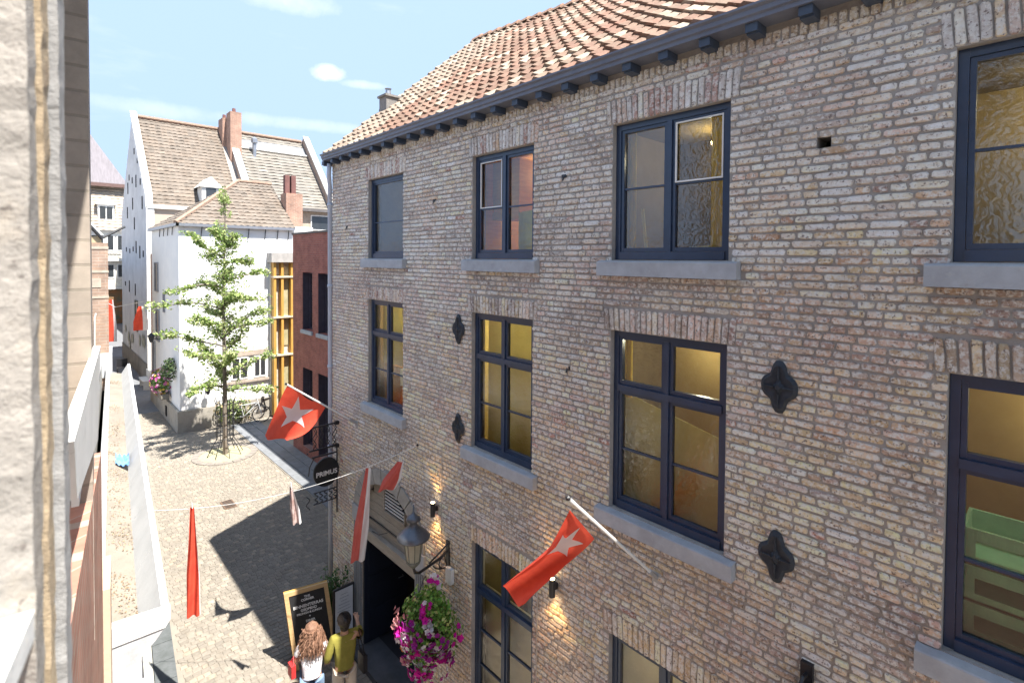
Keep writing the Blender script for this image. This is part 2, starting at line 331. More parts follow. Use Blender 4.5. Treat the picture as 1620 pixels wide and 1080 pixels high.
w.add([(XL, FY+.02, 8.6), (XL, FY+6.8, 8.6), (XL, 7.5, 11.6), (XL+.25, FY+.02, 8.6), (XL+.25, FY+6.8, 8.6), (XL+.25, 7.5, 11.6)], [(0, 1, 2), (3, 5, 4), (0, 2, 5, 3), (1, 4, 5, 2)])
# floors and cross walls so that rooms are closed
w.box(XL+.25, XR, FY+.23, FY+6.8, 3.3, 3.45, 1); w.box(XL+.25, XR, FY+.23, FY+6.8, 6.2, 6.35, 1); w.box(XL+.25, XR, FY+.23, FY+6.8, 8.2, 8.3, 1)
w.build('wall', [MORT, mat('plaster_inside', (.6, .55, .45), .9)], BB)
# brick pieces
PAL = [((.62, .60, .57), 26), ((.60, .52, .38), 24), ((.54, .46, .35), 16), ((.48, .40, .36), 14), ((.42, .37, .36), 10), ((.38, .22, .19), 4), ((.32, .28, .28), 4), ((.66, .58, .46), 10)]
PT = sum(k for _, k in PAL)
def snoise(x, z, s): return math.sin(x*s+1.3*math.sin(z*s*.7+.5))*math.cos(z*s*1.1+1.7*math.sin(x*s*.6))
def brickcol(x, z, bias=0):
    t = random.uniform(0, PT)
    for c, k in PAL:
        t -= k
        if t <= 0: break
    n = snoise(x, z, 1.1); n2 = snoise(x+5, z-3, 2.3)
    if n > .3: c = lerp(c, (.66, .64, .62), .4*random.random()+.15)
    elif n < -.35: c = lerp(c, (.56, .45, .29), .4)
    if n2 > .55: c = lerp(c, (.36, .22, .19), .45)
    if z > 6.7 and random.random() < .5: c = lerp(c, (.70, .69, .68), .6)
    if z < 6.0 and random.random() < .5: c = lerp(c, (.62, .51, .32), .55)
    if z > 6.9 and x > -4 and random.random() < .45: c = lerp(c, (.72, .71, .70), .6)
    if 5.2 < z < 6.7 and random.random() < .35: c = lerp(c, (.44, .33, .31), .5)
    if 6.7 < z < 8.5 and x < -3 and random.random() < .3: c = lerp(c, (.42, .36, .34), .5)
    if snoise(x*1.3+2, z*1.7+1, 1.9) > .45: c = lerp(c, (.46, .31, .28), .4*random.random()+.15)
    if snoise(x*.8-4, z*1.2+7, 2.7) > .6: c = lerp(c, (.30, .27, .27), .5)
    k = random.uniform(1.0, 1.55)
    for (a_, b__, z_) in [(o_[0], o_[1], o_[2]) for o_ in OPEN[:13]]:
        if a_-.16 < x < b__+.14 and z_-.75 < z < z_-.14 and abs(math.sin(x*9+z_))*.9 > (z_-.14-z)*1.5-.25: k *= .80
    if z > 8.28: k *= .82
    return tuple(min(.84, v*k*q) for v, q in zip(c, (1.09, 1.05, .98)))
def _b(): pass
bricks = []   # (verts, faces, col, area)
def brick(x0, x1, z0, z1, y=FY, dx=(1, 0, 0), col=None, slant=0.0):
    w_, h_ = x1-x0, z1-z0
    j = lambda a: random.uniform(-a, a)
    p = .010+random.uniform(-.004, .006); e = min(.006, h_*.15)
    wob = .0034
    if w_ > h_: base = [(x0, z0+h_*.2), (x0+w_*.08, z0), (x0+w_*.5, z0), (x1-w_*.08, z0), (x1, z0+h_*.25), (x1, z1-h_*.25), (x1-w_*.1, z1), (x0+w_*.5, z1), (x0+w_*.08, z1), (x0, z1-h_*.2)]
    else: base = [(x0, z0+h_*.05), (x0+w_*.2, z0), (x1-w_*.2, z0), (x1, z0+h_*.06), (x1, z0+h_*.5), (x1, z1-h_*.06), (x1-w_*.2, z1), (x0+w_*.2, z1), (x0, z1-h_*.06), (x0, z0+h_*.5)]
    tilt = j(.004); cx = (x0+x1)/2; cz = (z0+z1)/2
    base = [(a+j(wob)+slant*(b-z0), b+j(wob*.8)+tilt*(a-cx)/max(w_, .01)) for a, b in base]
    top = [(a+(cx-a)*min(.4, .011/w_), b+(cz-b)*min(.4, .012/h_)) for a, b in base]
    yj = j(.003)
    vs = [(a, y, b) for a, b in base]+[(a, y-p+yj+j(.0015), b) for a, b in top]
    fs = [tuple(range(10, 20))]+[(i, (i+1) % 10, 10+(i+1) % 10, 10+i) for i in range(10)]
    c = col or brickcol(cx, cz)
    bricks.append((vs, fs, c, vis_area((cx, y, cz), w_, h_)))
CH = .0594
def blocked(z):
    b = []
    for (a, c, d, e) in OPEN:
        if (a, c, d, e) == GATE: continue
        if d-.02 < z < e+.01: b.append((a, c))
        if (a, c, d, e) != HOLE:
            lh = .255 if e > 7 else .24
            if e <= z < e+lh: b.append((a-.07, c+.07))
            if d-.155 < z <= d: b.append((a-.12, c+.10))
    if z < SPR: b.append((GX0, GX1))
    if SPR-.1 < z < SPR+RISE+.26:
        ro = ghw+.25; t = (z-SPR)/(RISE+.25)
        if t < 1: hw = ro*math.sqrt(max(0, 1-max(0, t)**2)); b.append((gxc-hw, gxc+hw))
    if z < SPR-.0 and z > SPR-.28: b.append((GX0-.32, GX0))
    return b
k = 0; z = .01
while z < 8.34:
    bl = blocked(z+CH/2); x = XL-random.uniform(0, .1)
    while x < XR-.05:
        L = .205 if (random.random() < .55) else .105
        L += random.uniform(-.012, .012); a, b = x+.006, x+L-.006; x += L
        a = max(a, XL+.001)
        segs = [(a, b)]
        for (p, q) in bl:
            ns = []
            for (s_, t_) in segs:
                if q <= s_ or p >= t_: ns.append((s_, t_))
                else:
                    if p-s_ > .025: ns.append((s_, p-.002))
                    if t_-q > .025: ns.append((q+.002, t_))
            segs = ns
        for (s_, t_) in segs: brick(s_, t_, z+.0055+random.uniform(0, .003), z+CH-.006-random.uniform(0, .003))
    z += CH
# dentil soldiers under the eave
x = XL
while x < XR: 
    brick(x+.004, x+.056, 8.375, 8.468, col=lerp(brickcol(x, 8.3), (.58, .5, .33), .5)); x += .062
# flat brick arches above the windows
for (a, b, c, d) in OPEN[:13]:
    lh = .245 if d > 7 else .225; x = a-.065; n = round((b-a+.13)/.058); st = (b-a+.13)/n; xm = (a+b)/2
    redz = random.random()
    for i in range(n):
        cc = brickcol(x, d)
        if d > 7 and random.random() < .35: cc = lerp(cc, (.40, .20, .17), .7)
        if d > 7 and random.random() < .25: cc = (.66, .64, .62)
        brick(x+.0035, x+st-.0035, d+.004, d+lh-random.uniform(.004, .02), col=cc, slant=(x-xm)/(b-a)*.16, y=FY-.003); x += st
# stone arch ring bricks handled as voussoirs below
bricks.sort(key=lambda t: -t[3])
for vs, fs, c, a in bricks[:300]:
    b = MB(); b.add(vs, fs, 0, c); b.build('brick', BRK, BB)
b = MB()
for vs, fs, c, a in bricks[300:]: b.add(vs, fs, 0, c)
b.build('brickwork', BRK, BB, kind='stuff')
# quoin return of the left corner (gable side)
# stone voussoirs of the gate arch
for i in range(11):
    t0, t1 = math.pi*(i+.04)/11, math.pi*(i+.96)/11
    def pt(t, e): return (gxc-(ghw+e)*math.cos(t), FY-.03, SPR+(RISE+e)*math.sin(t))
    b = MB(); b.prism([pt(t0, .0), pt((t0+t1)/2, .0), pt(t1, .0), pt(t1, .24), pt((t0+t1)/2, .24), pt(t0, .24)], (0, .05, 0)); b.build('voussoir', mat('arch_stone', (.36, .35, .32), .85, (.27, .26, .24), 6, .4, 40), BB)
for xa in (GX0-.27, GX1): 
    b = MB(); b.box(xa, xa+.27, FY-.05, FY+.05, SPR-.27, SPR-.002); b.build('springer_stone', STONE, BB)
for xa, xb in ((GX0-.25, GX0-.003), (GX1+.003, GX1+.22)):
    b = MB(); b.box(xa, xb, FY-.022, FY+.03, 0, SPR-.275)
    for i in range(4): b.box(xa+.01+i*(xb-xa)/4, xa-.01+(i+1)*(xb-xa)/4, FY-.034, FY-.022, .05, SPR-.3)
    b.build('grooved_stone_jamb', mat('grey_jamb_panel', (.24, .26, .28), .7, (.19, .2, .22), 4, .15), BB)
# gate infill: planks, louvre, beam, passage
for i in range(6):
    z0 = 2.16+i*.165
    if z0 > 3.08: break
    t = min(.999, max(0, (z0+.1-SPR)/RISE)); hw = ghw*math.sqrt(1-t*t)-.01 if z0+.1 > SPR else ghw-.01
    b = MB(); b.box(gxc-hw, gxc+hw, FY+.10, FY+.14, z0+.003, z0+.160); b.build('gate_plank', GWOOD, BB)
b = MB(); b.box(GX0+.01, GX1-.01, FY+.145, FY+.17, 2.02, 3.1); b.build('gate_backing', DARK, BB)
lg = MB(); lg.prism([(-7.5, FY+.085, 2.66), (-6.90, FY+.085, 2.66), (-6.90, FY+.085, 2.80), (-6.98, FY+.085, 2.93), (-7.15, FY+.085, 3.0), (-7.5, FY+.085, 3.09)], (0, .012, 0))
lgo = lg.build('louvre_panel', DARK, BB)
for i in range(7):
    zz = 2.70+i*.052; b = MB(); xr = -6.91 if zz < 2.82 else -6.91-(zz-2.82)*1.5; b.box(-7.49, xr, FY+.065, FY+.084, zz, zz+.010); b.build('louvre_slat', WHT, lgo)
b = MB(); b.box(-7.53, -7.50, FY+.06, FY+.10, 2.64, 3.09); b.box(-6.9, -6.875, FY+.06, FY+.10, 2.64, 2.82); b.box(-7.53, -6.875, FY+.06, FY+.10, 2.625, 2.655); b.build('louvre_frame', GWOOD, BB)
b = MB(); b.box(GX0+.005, GX1-.005, FY+.02, FY+.16, 1.99, 2.155); b.build('gate_beam', mat('pale_beam', (.38, .34, .28), .85, (.29, .26, .22), 5, .3, stretch=(1, 6, 6)), BB)
b = MB(); b.box(GX0+.1, GX1-.1, FY+.075, FY+.099, 2.33, 2.35); b.tube([(-7.9, FY+.06, 2.16), (-7.6, FY+.02, 2.23), (-7.4, FY+.06, 2.33)], .008); b.build('iron_strap', BLK, BB)
NVD = mat('navy_door', (.012, .018, .035), .5, (.01, .014, .026), 4, .05)
for i in range(2):
    b = MB(); x0 = GX0+.012 if i == 0 else GX1-.052; b.box(x0, x0+.04, FY+.02, FY+.86, .14, 1.985)
    for k in range(3): b.box(x0+(.04 if i == 0 else -.012), x0+(.052 if i == 0 else .0), FY+.1, FY+.78, .22+k*.58, .7+k*.58)
    do = b.build('gate_door', NVD, BB)
    b = MB(); xx_ = x0+(.04 if i == 0 else 0); sg_ = 1 if i == 0 else -1; b.tube([(xx_, FY+.75, 1.05), (xx_+sg_*.05, FY+.75, 1.05), (xx_+sg_*.05, FY+.65, 1.05)], .01); b.build('handle', ZINC, do)
b = MB(); b.quad((GX0, FY+.62, 0), (GX0, FY+4, 0), (GX0, FY+4, 2.3), (GX0, FY+.62, 2.3)); b.quad((GX1, FY+.62, 0), (GX1, FY+4, 0), (GX1, FY+4, 2.3), (GX1, FY+.62, 2.3)); b.quad((GX0, FY+4, 0), (GX1, FY+4, 0), (GX1, FY+4, 2.3), (GX0, FY+4, 2.3)); b.quad((GX0, FY+.12, 2.01), (GX1, FY+.12, 2.01), (GX1, FY+4, 2.01), (GX0, FY+4, 2.01)); b.quad((GX0, FY+.3, .10), (GX1, FY+.3, .10), (GX1, FY+4, .10), (GX0, FY+4, .10)); b.build('passage', mat('passage_shade', (.03, .032, .04), .8, bump=.05), BB)  # walls, ceiling and floor coloured near black for the deep shade inside
b = MB(); b.box(GX0-.06, GX1+.06, FY-.2, FY+.3, .02, .115); b.build('door_step', mat('dark_step', (.09, .095, .11), .8, (.06, .065, .07), 4, .2), BB)
# sills
for (a, b_, c, d) in OPEN[:13]:
    s = MB(); x0, x1 = a-.12, b_+.10; z0 = c-.15
    s.prism([(x0, FY-.085, z0), (x1, FY-.085, z0), (x1, FY-.085, c-.015), (x0, FY-.085, c-.015)], (0, .001, 0))
    s.v = []; s.f = []; s.m = []; s.c = []
    pr = [(FY-.085, z0), (FY-.085, c-.022), (FY-.078, c-.014), (FY+.07, c+.002), (FY+.07, z0)]
    s.prism([(x0, p[0], p[1]) for p in pr], (x1-x0, 0, 0)); s.build('window_sill', STONE, BB)
# windows
def window(o, cols, zt=None, bars=(), trim=None, glass_=GLS, tall=False):
    a, b, c, d = o; fr = .055; y0, y1 = FY+.055, FY+.125
    m = MB(); m.box(a+.003, a+fr, y0, y1, c+.004, d-.003); m.box(b-fr, b-.003, y0, y1, c+.004, d-.003)
    m.box(a+fr, b-fr, y0+.002, y1, d-fr, d-.003); m.box(a+fr, b-fr, y0-.012, y1, c+.004, c+fr+.02)
    wi = m.build('window', NAVY, BB)
    xi0, xi1, zi0, zi1 = a+fr, b-fr, c+fr+.02, d-fr
    levels = [zi0, zi1] if zt is None else [zi0, zt, zi1]
    if zt is not None:
        m = MB(); m.box(xi0, xi1, y0-.014, y1-.004, zt-.03, zt+.03); m.build('transom', NAVY, wi)
    xm = (xi0+xi1)/2+(.0)
    segs = []
    for li in range(len(levels)-1):
        l0 = levels[li]+(.03 if li else 0); l1 = levels[li+1]-(.03 if li+1 < len(levels)-1 else 0)
        cs = [(xi0, xm-.024), (xm+.024, xi1)] if cols == 2 else [(xi0, xi1)]
        for ci, (p, q) in enumerate(cs):
            # sash
            m = MB(); s_ = .032; yy0, yy1 = y0+.012, y1-.01
            m.box(p+.002, p+s_, yy0, yy1, l0+.002, l1-.002); m.box(q-s_, q-.002, yy0, yy1, l0+.002, l1-.002); m.box(p+s_, q-s_, yy0+.002, yy1, l0+.002, l0+s_+.006); m.box(p+s_, q-s_, yy0+.002, yy1, l1-s_, l1-.002)
            m.build('sash', NAVY, wi)
            cuts = [l0+s_]+[v for v in bars if l0+.1 < v < l1-.1]+[l1-s_]
            for v in cuts[1:-1]:
                m = MB(); m.box(p+s_, q-s_, y0+.02, y1-.02, v-.009, v+.009); m.build('glazing_bar', NAVY, wi)
            for z0, z1 in zip(cuts, cuts[1:]):
                m = MB(); tx, tz = random.uniform(-.003, .003), random.uniform(-.003, .003)
                m.quad((p+s_, y0+.038+tx, z0), (q-s_, y0+.038-tx, z0), (q-s_, y0+.038-tx+tz, z1), (p+s_, y0+.038+tx+tz, z1)); m.build('pane', glass_, wi)
        if cols == 2:
            m = MB(); m.box(xm-.024, xm+.024, y0-.006, y1-.002, l0, l1); m.build('mullion', NAVY, wi)
    if trim:
        for (ci, z0, z1) in trim:
            p, q = [(xi0, xm-.024), (xm+.024, xi1)][ci]; m = MB(); t = .012; p += .03; q -= .03
            m.box(p, p+t, y0+.005, y0+.02, z0, z1); m.box(q-t, q, y0+.005, y0+.02, z0, z1); m.box(p+t, q-t, y0+.006, y0+.02, z0, z0+t); m.box(p+t, q-t, y0+.006, y0+.02, z1-t, z1); m.build('screen_frame', WHT, wi)
    return wi
zb = 7.36
window(OPEN[0], 1, bars=(7.33,)); window(OPEN[1], 2, bars=(7.37,), trim=[(0, 7.38, 7.95)]); window(OPEN[2], 2, bars=(7.42,), trim=[(1, 7.43, 7.955)]); window(OPEN[3], 2, bars=(7.42,)); window(OPEN[4], 2, bars=(7.42,))
for i in range(5): window(OPEN[5+i], 2, zt=5.52, bars=(4.93,))
for i in range(3): window(OPEN[10+i], 2, zt=2.52, bars=(1.55, 2.0))
# eave: corbels, fascia, gutter
cx_ = XL+.32-.367
while cx_ < XR:
    b = MB(); b.box(cx_-.045, cx_+.045, FY-.165, FY+.01, 8.448, 8.512); b.box(cx_-.045, cx_+.045, FY-.135, FY+.01, 8.436, 8.448); b.build('eave_corbel', mat('corbel_blue', (.05, .07, .11), .4, (.04, .055, .085), 6, .1), BB); cx_ += .367
b = MB(); pr = [(FY+.02, 8.514), (FY-.19, 8.514), (FY-.19, 8.545), (FY-.21, 8.555), (FY-.21, 8.59), (FY-.235, 8.605), (FY-.235, 8.622), (FY-.06, 8.622), (FY+.02, 8.60)]
b.prism([(XL-.02, p[0], p[1]) for p in pr], (XR-XL, 0, 0)); b.build('eave_gutter', FASC, BB)
# pantile roof
RA = math.radians(41.2); ex, ez = FY-.12, 8.605; SLN = (7.5-ex)/math.cos(RA)
def rp_(x, s, h): return (x, ex+s*math.cos(RA)-h*math.sin(RA), ez+s*math.sin(RA)+h*math.cos(RA)-.075*(x-XL)*s/SLN)
tiles = []; TW, TL = .20, .25; nr = int(SLN/TL)+1
XRT = XR
for r_ in range(nr):
    x = XL-.04
    while x < XRT:
        s0 = r_*TL+random.uniform(-.008, .008); s1 = min(s0+TL+.04, SLN+.02); dx_ = random.uniform(-.006, .006); lift = random.uniform(.004, .02)
        prof = [(0, .03), (.045, .055), (.095, .03), (.145, .008), (.20, .030)]
        sk = random.uniform(-.006, .006)
        vs = [rp_(x+p+dx_, s0, h+.028+lift) for p, h in prof]+[rp_(x+p+dx_+sk, s1, h+.002) for p, h in prof]+[rp_(x+p+dx_, s0, h+.008) for p, h in prof]
        fs = [(i, i+1, 6+i, 5+i) for i in range(4)]+[(10+i, 11+i, i+1, i) for i in range(4)]+[(0, 5, 10), (4, 14, 9)]
        q = random.random(); c = lerp((.25, .145, .105), (.265, .19, .14), q)
        if random.random() < .2: c = lerp(c, (.44, .38, .30), .7)
        if random.random() < .12: c = lerp(c, (.32, .17, .12), .6)
        if x < XL+1.5: c = lerp(c, (.38, .335, .27), .5)
        k_ = random.uniform(.85, 1.1); c = tuple(v*k_ for v in c)
        tiles.append((vs, fs, c, vis_area(vs[2], TW, TL*.5))); x += TW
tiles.sort(key=lambda t: -t[3])
for vs, fs, c, a in tiles[:300]:
    b = MB(); b.add(vs, fs, 0, c); b.build('roof_tile', TILE, BB, smooth=False)
b = MB()
for vs, fs, c, a in tiles[300:]: b.add(vs, fs, 0, c)
b.build('roof_tiling', TILE, BB, kind='stuff')
b = MB(); b.quad(rp_(XL, 0, 0), rp_(XR, 0, 0), rp_(XR, SLN, 0), rp_(XL, SLN, 0)); b.quad(rp_(XL, SLN, 0), rp_(XR, SLN, 0), (XR, FY+7.1, 8.6), (XL, FY+7.1, 8.6)); b.build('roof', MORT, BB)
x = XL-.05; i = 0
while x < XR:
    p = rp_(x, SLN, .03); M_ = Matrix.Translation((x, p[1]+.0, p[2]-.03)) @ Matrix.Rotation(math.pi/2, 4, 'Y')
    b = MB(); vs = []
    for e, rr in ((0, .085), (.31, .10)):
        for k in range(6): t = math.pi*k/5; vs.append((x+e, p[1]+rr*1.25*math.cos(t), p[2]-.03+rr*math.sin(t)))
    kk = random.uniform(.85, 1.1); b.add(vs, [(k, k+1, 7+k, 6+k) for k in range(5)]+[tuple(range(6)), tuple(range(11, 5, -1))], 0, tuple(v*kk for v in (.47, .30, .21))); b.build('ridge_tile', TILE, BB); x += .3
b = MB(); b.prism([(XL-.10, ex-.02, ez+.06), (XL-.10, 7.5, 11.72), (XL-.10, 7.5, 11.62), (XL-.10, ex-.02, ez-.03)], (.14, 0, 0)); b.build('verge_board', mat('pale_verge', (.5, .44, .36), .9, (.4, .34, .28), 6, .4), BB)
b = MB(); b.box(-9.25, -8.98, 5.02, 5.32, 9.25, 9.86, 0); b.box(-9.28, -8.95, 4.99, 5.35, 9.86, 9.9, 0)
ch = b.build('chimney', BRK if False else mat('sooty_stone', (.28, .26, .24), .9, (.18, .17, .16), 12, .6), BB); b = MB(); b.lathe(-9.14, 5.15, [(.06, 9.9), (.05, 10.03), (.07, 10.05)], 8); b.build('chimney_pot', ZINC, ch)
# wall anchors (rosettes)
def anchor(x, z):
    b = MB(); pts = []
    for k in range(32):
        t = 2*math.pi*k/32; r = (.155+.055*abs(math.cos(t*2))**1.5)*(1.0 if abs(math.sin(t)) > .7 else .8); sx = .62
        q = t % (math.pi/2); lobe = 1-.22*abs(math.sin(2*t))**2*1.1
        rr = .2*(1-.30*abs(math.sin(2*t))**3)
        pts.append((x+rr*.66*math.cos(t), z+rr*math.sin(t)))
    n = 32; vs = [(p[0], FY-.018, p[1]) for p in pts]+[(x+(p[0]-x)*.8, FY-.04, z+(p[1]-z)*.8) for p in pts]+[(x+(p[0]-x)*.3, FY-.03, z+(p[1]-z)*.3) for p in pts]+[(x+(p[0]-x)*.12, FY-.055, z+(p[1]-z)*.12) for p in pts]
    fs = [(r_*n+k, r_*n+(k+1) % n, (r_+1)*n+(k+1) % n, (r_+1)*n+k) for r_ in range(3) for k in range(n)]+[tuple(range(3*n, 4*n))]
    b.add(vs, fs)
    for sg, ax in ((1, 0), (-1, 0), (0, 1), (0, -1)): b.tube([(x+sg*.03, FY-.045, z+ax*.05), (x+sg*.11, FY-.043, z+ax*.16)], [.008, .003], 5)
    b.build('wall_anchor', mat('anchor_iron', (.016, .022, .032), .5, (.03, .035, .045), 20, .3), BB)
for x, z in ((-5.42, 5.83), (-5.42, 4.53), (-1.46, 5.81), (-1.46, 4.53)): anchor(x, z)
for x, z in ((-6.0, 7.55), (-3.62, 7.62), (-3.55, 5.62), (-8.7, 7.3)):
    b = MB(); b.box(x-.03, x+.03, FY-.012, FY-.002, z-.02, z+.015); b.tube([(x, FY-.01, z), (x, FY-.03, z-.05)], .008); b.build('wall_hook', BLK, BB)
# downpipe at the corner
b = MB(); b.tube([(-9.22, FY-.1, 8.46), (-9.24, FY-.1, 8.25), (-9.36, FY-.03, 8.05), (-9.36, FY-.03, 2.6), (-9.36, FY-.03, .1)], .042, 8)
for zz in (7.7, 6.2, 4.7, 3.2): b.lathe(-9.36, FY-.03, [(.05, zz), (.055, zz+.03), (.05, zz+.06)], 8)
b.build('downpipe', mat('pipe_grey_paint', (.46, .49, .56), .5, (.4, .43, .49), 4, .05), BB, smooth=True)
# cable runs
b = MB(); b.tube([(-5.78, FY-.016, 4.2), (-5.8, FY-.016, 2.9)], .006, 4); b.build('conduit', mat('pale_cable', (.5, .45, .4), .7), BB); b = MB(); b.tube([(-3.95, FY-.016, 3.2), (-3.97, FY-.016, 1.0)], .007, 4); b.build('conduit', mat('pale_cable', (.5, .45, .4), .7), BB)
# rooms behind the windows
def room(a, b_, c, d, back, side, depth=1.1, floor=OCHD, over=.12):
    m = MB(); y0 = FY+.23; x0, x1, z0, z1 = a-over, b_+over, c-.02, d+.02; y1 = y0+depth
    m.quad((x0, y1, z0), (x1, y1, z0), (x1, y1, z1), (x0, y1, z1), 0); m.quad((x0, y0, z0), (x0, y1, z0), (x0, y1, z1), (x0, y0, z1), 1); m.quad((x1, y0, z0), (x1, y1, z0), (x1, y1, z1), (x1, y0, z1), 1)
    m.quad((x0, y0, z1), (x1, y0, z1), (x1, y1, z1), (x0, y1, z1), 1); m.quad((x0, y0, z0), (x1, y0, z0), (x1, y1, z0), (x0, y1, z0), 2)
    m.build('room', [back, side, floor], BB)
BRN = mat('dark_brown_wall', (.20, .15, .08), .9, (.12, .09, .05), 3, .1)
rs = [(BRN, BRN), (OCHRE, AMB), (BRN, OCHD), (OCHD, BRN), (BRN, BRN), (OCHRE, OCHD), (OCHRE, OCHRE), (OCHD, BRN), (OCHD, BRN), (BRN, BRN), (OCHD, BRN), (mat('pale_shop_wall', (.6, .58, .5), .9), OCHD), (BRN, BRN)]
WN = ['%s %s window' % (b_, a_) for a_ in ('top floor', 'middle floor') for b_ in ('first', 'second', 'third', 'fourth', 'fifth')]+['second ground floor window', 'third ground floor window', 'fourth ground floor window']
LIT = (2, 7, 4, 8, 8, 12, 10, 10, 8, 6, 5, 6, 5)
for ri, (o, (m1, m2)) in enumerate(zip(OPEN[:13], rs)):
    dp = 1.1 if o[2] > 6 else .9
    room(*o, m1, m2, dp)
    xm = (o[0]+o[1])/2; zt_ = o[3]-.02; yl = FY+.23+dp*.6
    rl = thing('added_room_lamp', 'warm lamp added to brighten the room behind the %s of the brick house' % WN[ri], 'lamp', (xm, yl, zt_), 'warm lamps added in the rooms behind the windows')  # lamps added to brighten the panes; only a couple have a visible source
    b = MB(); ico(b, (xm, yl, zt_-.10), .03); b.build('added_bulb', mat('added_bulb_glow', (1, .8, .5), .5, emit=((1, .75, .4), 8)), rl)
    b = MB(); b.tube([(xm, yl, zt_+.02), (xm, yl, zt_-.07)], .004, 4); b.build('added_cord', BLK, rl)
    L = bpy.data.lights.new('added_room_light', 'POINT'); L.energy = LIT[ri]*.17; L.color = (1, .97, .78); L.shadow_soft_size = .05; lo = bpy.data.objects.new('added_room_light', L); COL.objects.link(lo); lo.parent = rl; lo.location = (0, 0, -.17)
def panel(name, pts, m, label, cat, th=.012):
    b = MB(); b.prism(pts, (0, th, 0)); return tag(b.build(name, m, at=pts[0]), label, cat)
# yellow window screens and curtains: things standing behind the glass
def xz(o, fx0, fx1, z0l, z0r, z1l, z1r, y): a, b = o[0], o[1]; x0 = a+(b-a)*fx0; x1 = a+(b-a)*fx1; return [(x0, y, z0l), (x1, y, z0r), (x1, y, z1r), (x0, y, z1l)]
o = OPEN
panel('window_screen', xz(o[7], .0, 1.02, 4.34, 4.34, 5.42, 5.16, FY+.26), SCRN, 'pale yellow screen behind the lower panes of the third window, middle floor', 'screen')
panel('window_screen', xz(o[6], -.02, 1.02, 4.34, 4.34, 6.06, 6.06, FY+.30), SCRN, 'full height olive yellow screen behind the second window of the middle floor', 'screen')
PALE = mat('cream_blind', (.80, .77, .62), .9, (.70, .66, .52), 3, .1, trans=.4)
panel('window_screen', xz(o[10], -.02, 1.02, .55, .55, 2.46, 2.46, FY+.26), PALE, 'cream screen low behind the tall ground floor window beside the flower basket', 'screen')
panel('window_screen', xz(o[11], -.02, 1.02, .55, .55, 2.98, 2.98, FY+.26), PALE, 'cream screen behind the ground floor window at the bottom picture edge', 'screen')
panel('window_screen', xz(o[5], -.02, .55, 5.0, 5.0, 6.06, 6.06, FY+.28), SCRN, 'narrow olive yellow screen behind the left panes of the first middle floor window', 'screen')
panel('wooden_cabinet', xz(o[5], .05, .52, 4.4, 4.4, 4.98, 4.98, FY+.27), AMB, 'amber wooden cabinet seen through the first middle floor window', 'cabinet', .3)
panel('paper_notice', xz(o[5], .62, .84, 4.72, 4.72, 5.0, 5.0, FY+.20), mat('cream_paper', (.8, .75, .55), .8), 'cream paper notice in the right pane of the first middle floor window', 'notice', .003)
panel('window_screen', xz(o[1], .5, 1.02, 6.75, 6.75, 7.32, 7.36, FY+.29), mat('lime_yellow', (.55, .55, .14), .9), 'lime yellow screen low behind the right half of the second top floor window', 'screen')
panel('wooden_cabinet', xz(o[1], .0, .46, 7.25, 7.25, 8.0, 8.0, FY+.34), AMB, 'amber wooden cupboard behind the framed pane of the second top floor window', 'cabinet', .3)
def curtain(o_, f0, f1, z0, z1, y, label):
    b = MB(); n = 28; a, c = o_[0], o_[1]; vs = []
    for k in range(n+1):
        x = a+(c-a)*(f0+(f1-f0)*k/n); yy = y+.022*math.sin(k*1.35)+.01*math.sin(k*.6)
        vs += [(x, yy, z0), (x, yy-.006, z1)]
    b.add(vs, [(2*k, 2*k+2, 2*k+3, 2*k+1) for k in range(n)]); return tag(b.build('curtain', CURT, smooth=True, at=(a, y, z0)), label, 'curtain')
curtain(o[2], .78, .97, 6.8, 8.0, FY+.2, 'bright yellow curtain at the right side of the third top floor window')
curtain(o[2], .02, .12, 6.8, 8.0, FY+.2, 'thin yellow curtain edge at the left side of the third top floor window')
curtain(o[7], .02, .1, 5.4, 6.02, FY+.2, 'yellow curtain strip in the upper left corner of the third middle floor window')
b = MB(); b.prism([(-2.83, FY+.3, 6.77), (-2.80, FY+.3, 6.77), (-2.86, FY+.3, 7.25), (-2.885, FY+.3, 7.25)], (0, .02, 0)); b.prism([(-2.2, FY+.3, 6.77), (-1.95, FY+.3, 6.77), (-1.95, FY+.3, 6.9), (-2.35, FY+.3, 6.87)], (0, .3, 0)); tag(b.build('easel', OCHRE, at=(-2.83, FY+.3, 6.77)), 'yellow wooden easel leaning inside the third top floor window', 'easel')
# green crates in the fourth window
CRM = mat('green_plastic', (.34, .74, .56), .5, (.26, .62, .46), 8, .1)
def crate(x, z, lab):
    b = MB(); y = FY+.25; W_, H_ = .56, .225; T = .02
    for (p, q) in ((0, .05), (H_-.075, H_)): b.box(x, x+W_, y, y+T, z+p, z+q)
    b.box(x, x+.07, y, y+T, z+.05, z+H_-.075); b.box(x+W_-.07, x+W_, y, y+T, z+.05, z+H_-.075)
    b.box(x, x+T, y+T, y+.35, z, z+H_); b.box(x+W_-T, x+W_, y+T, y+.35, z, z+H_); b.box(x, x+W_, y+.35, y+.37, z, z+H_); b.box(x, x+W_, y, y+.37, z, z+.012)
    for k in range(26): b.box(x+.01+k*.021, x+.015+k*.021, y-.006, y, z+H_-.07, z+H_-.006)
    b.box(x-.003, x+W_+.003, y-.01, y, z+H_-.006, z+H_+.004)
    tag(b.build('plastic_crate', CRM, at=(x, y, z)), lab, 'crate', 'green crates stacked behind the window')
crate(-.44, 4.37, 'green plastic crate at the bottom left of the stack in the rightmost window'); crate(-.44, 4.605, 'green plastic crate second from the bottom in the left stack, rightmost window'); crate(-.44, 4.84, 'top green plastic crate of the left stack in the rightmost window')
crate(.14, 4.37, 'bottom green plastic crate of the right stack at the picture edge'); crate(.14, 4.605, 'upper green plastic crate of the right stack at the picture edge')
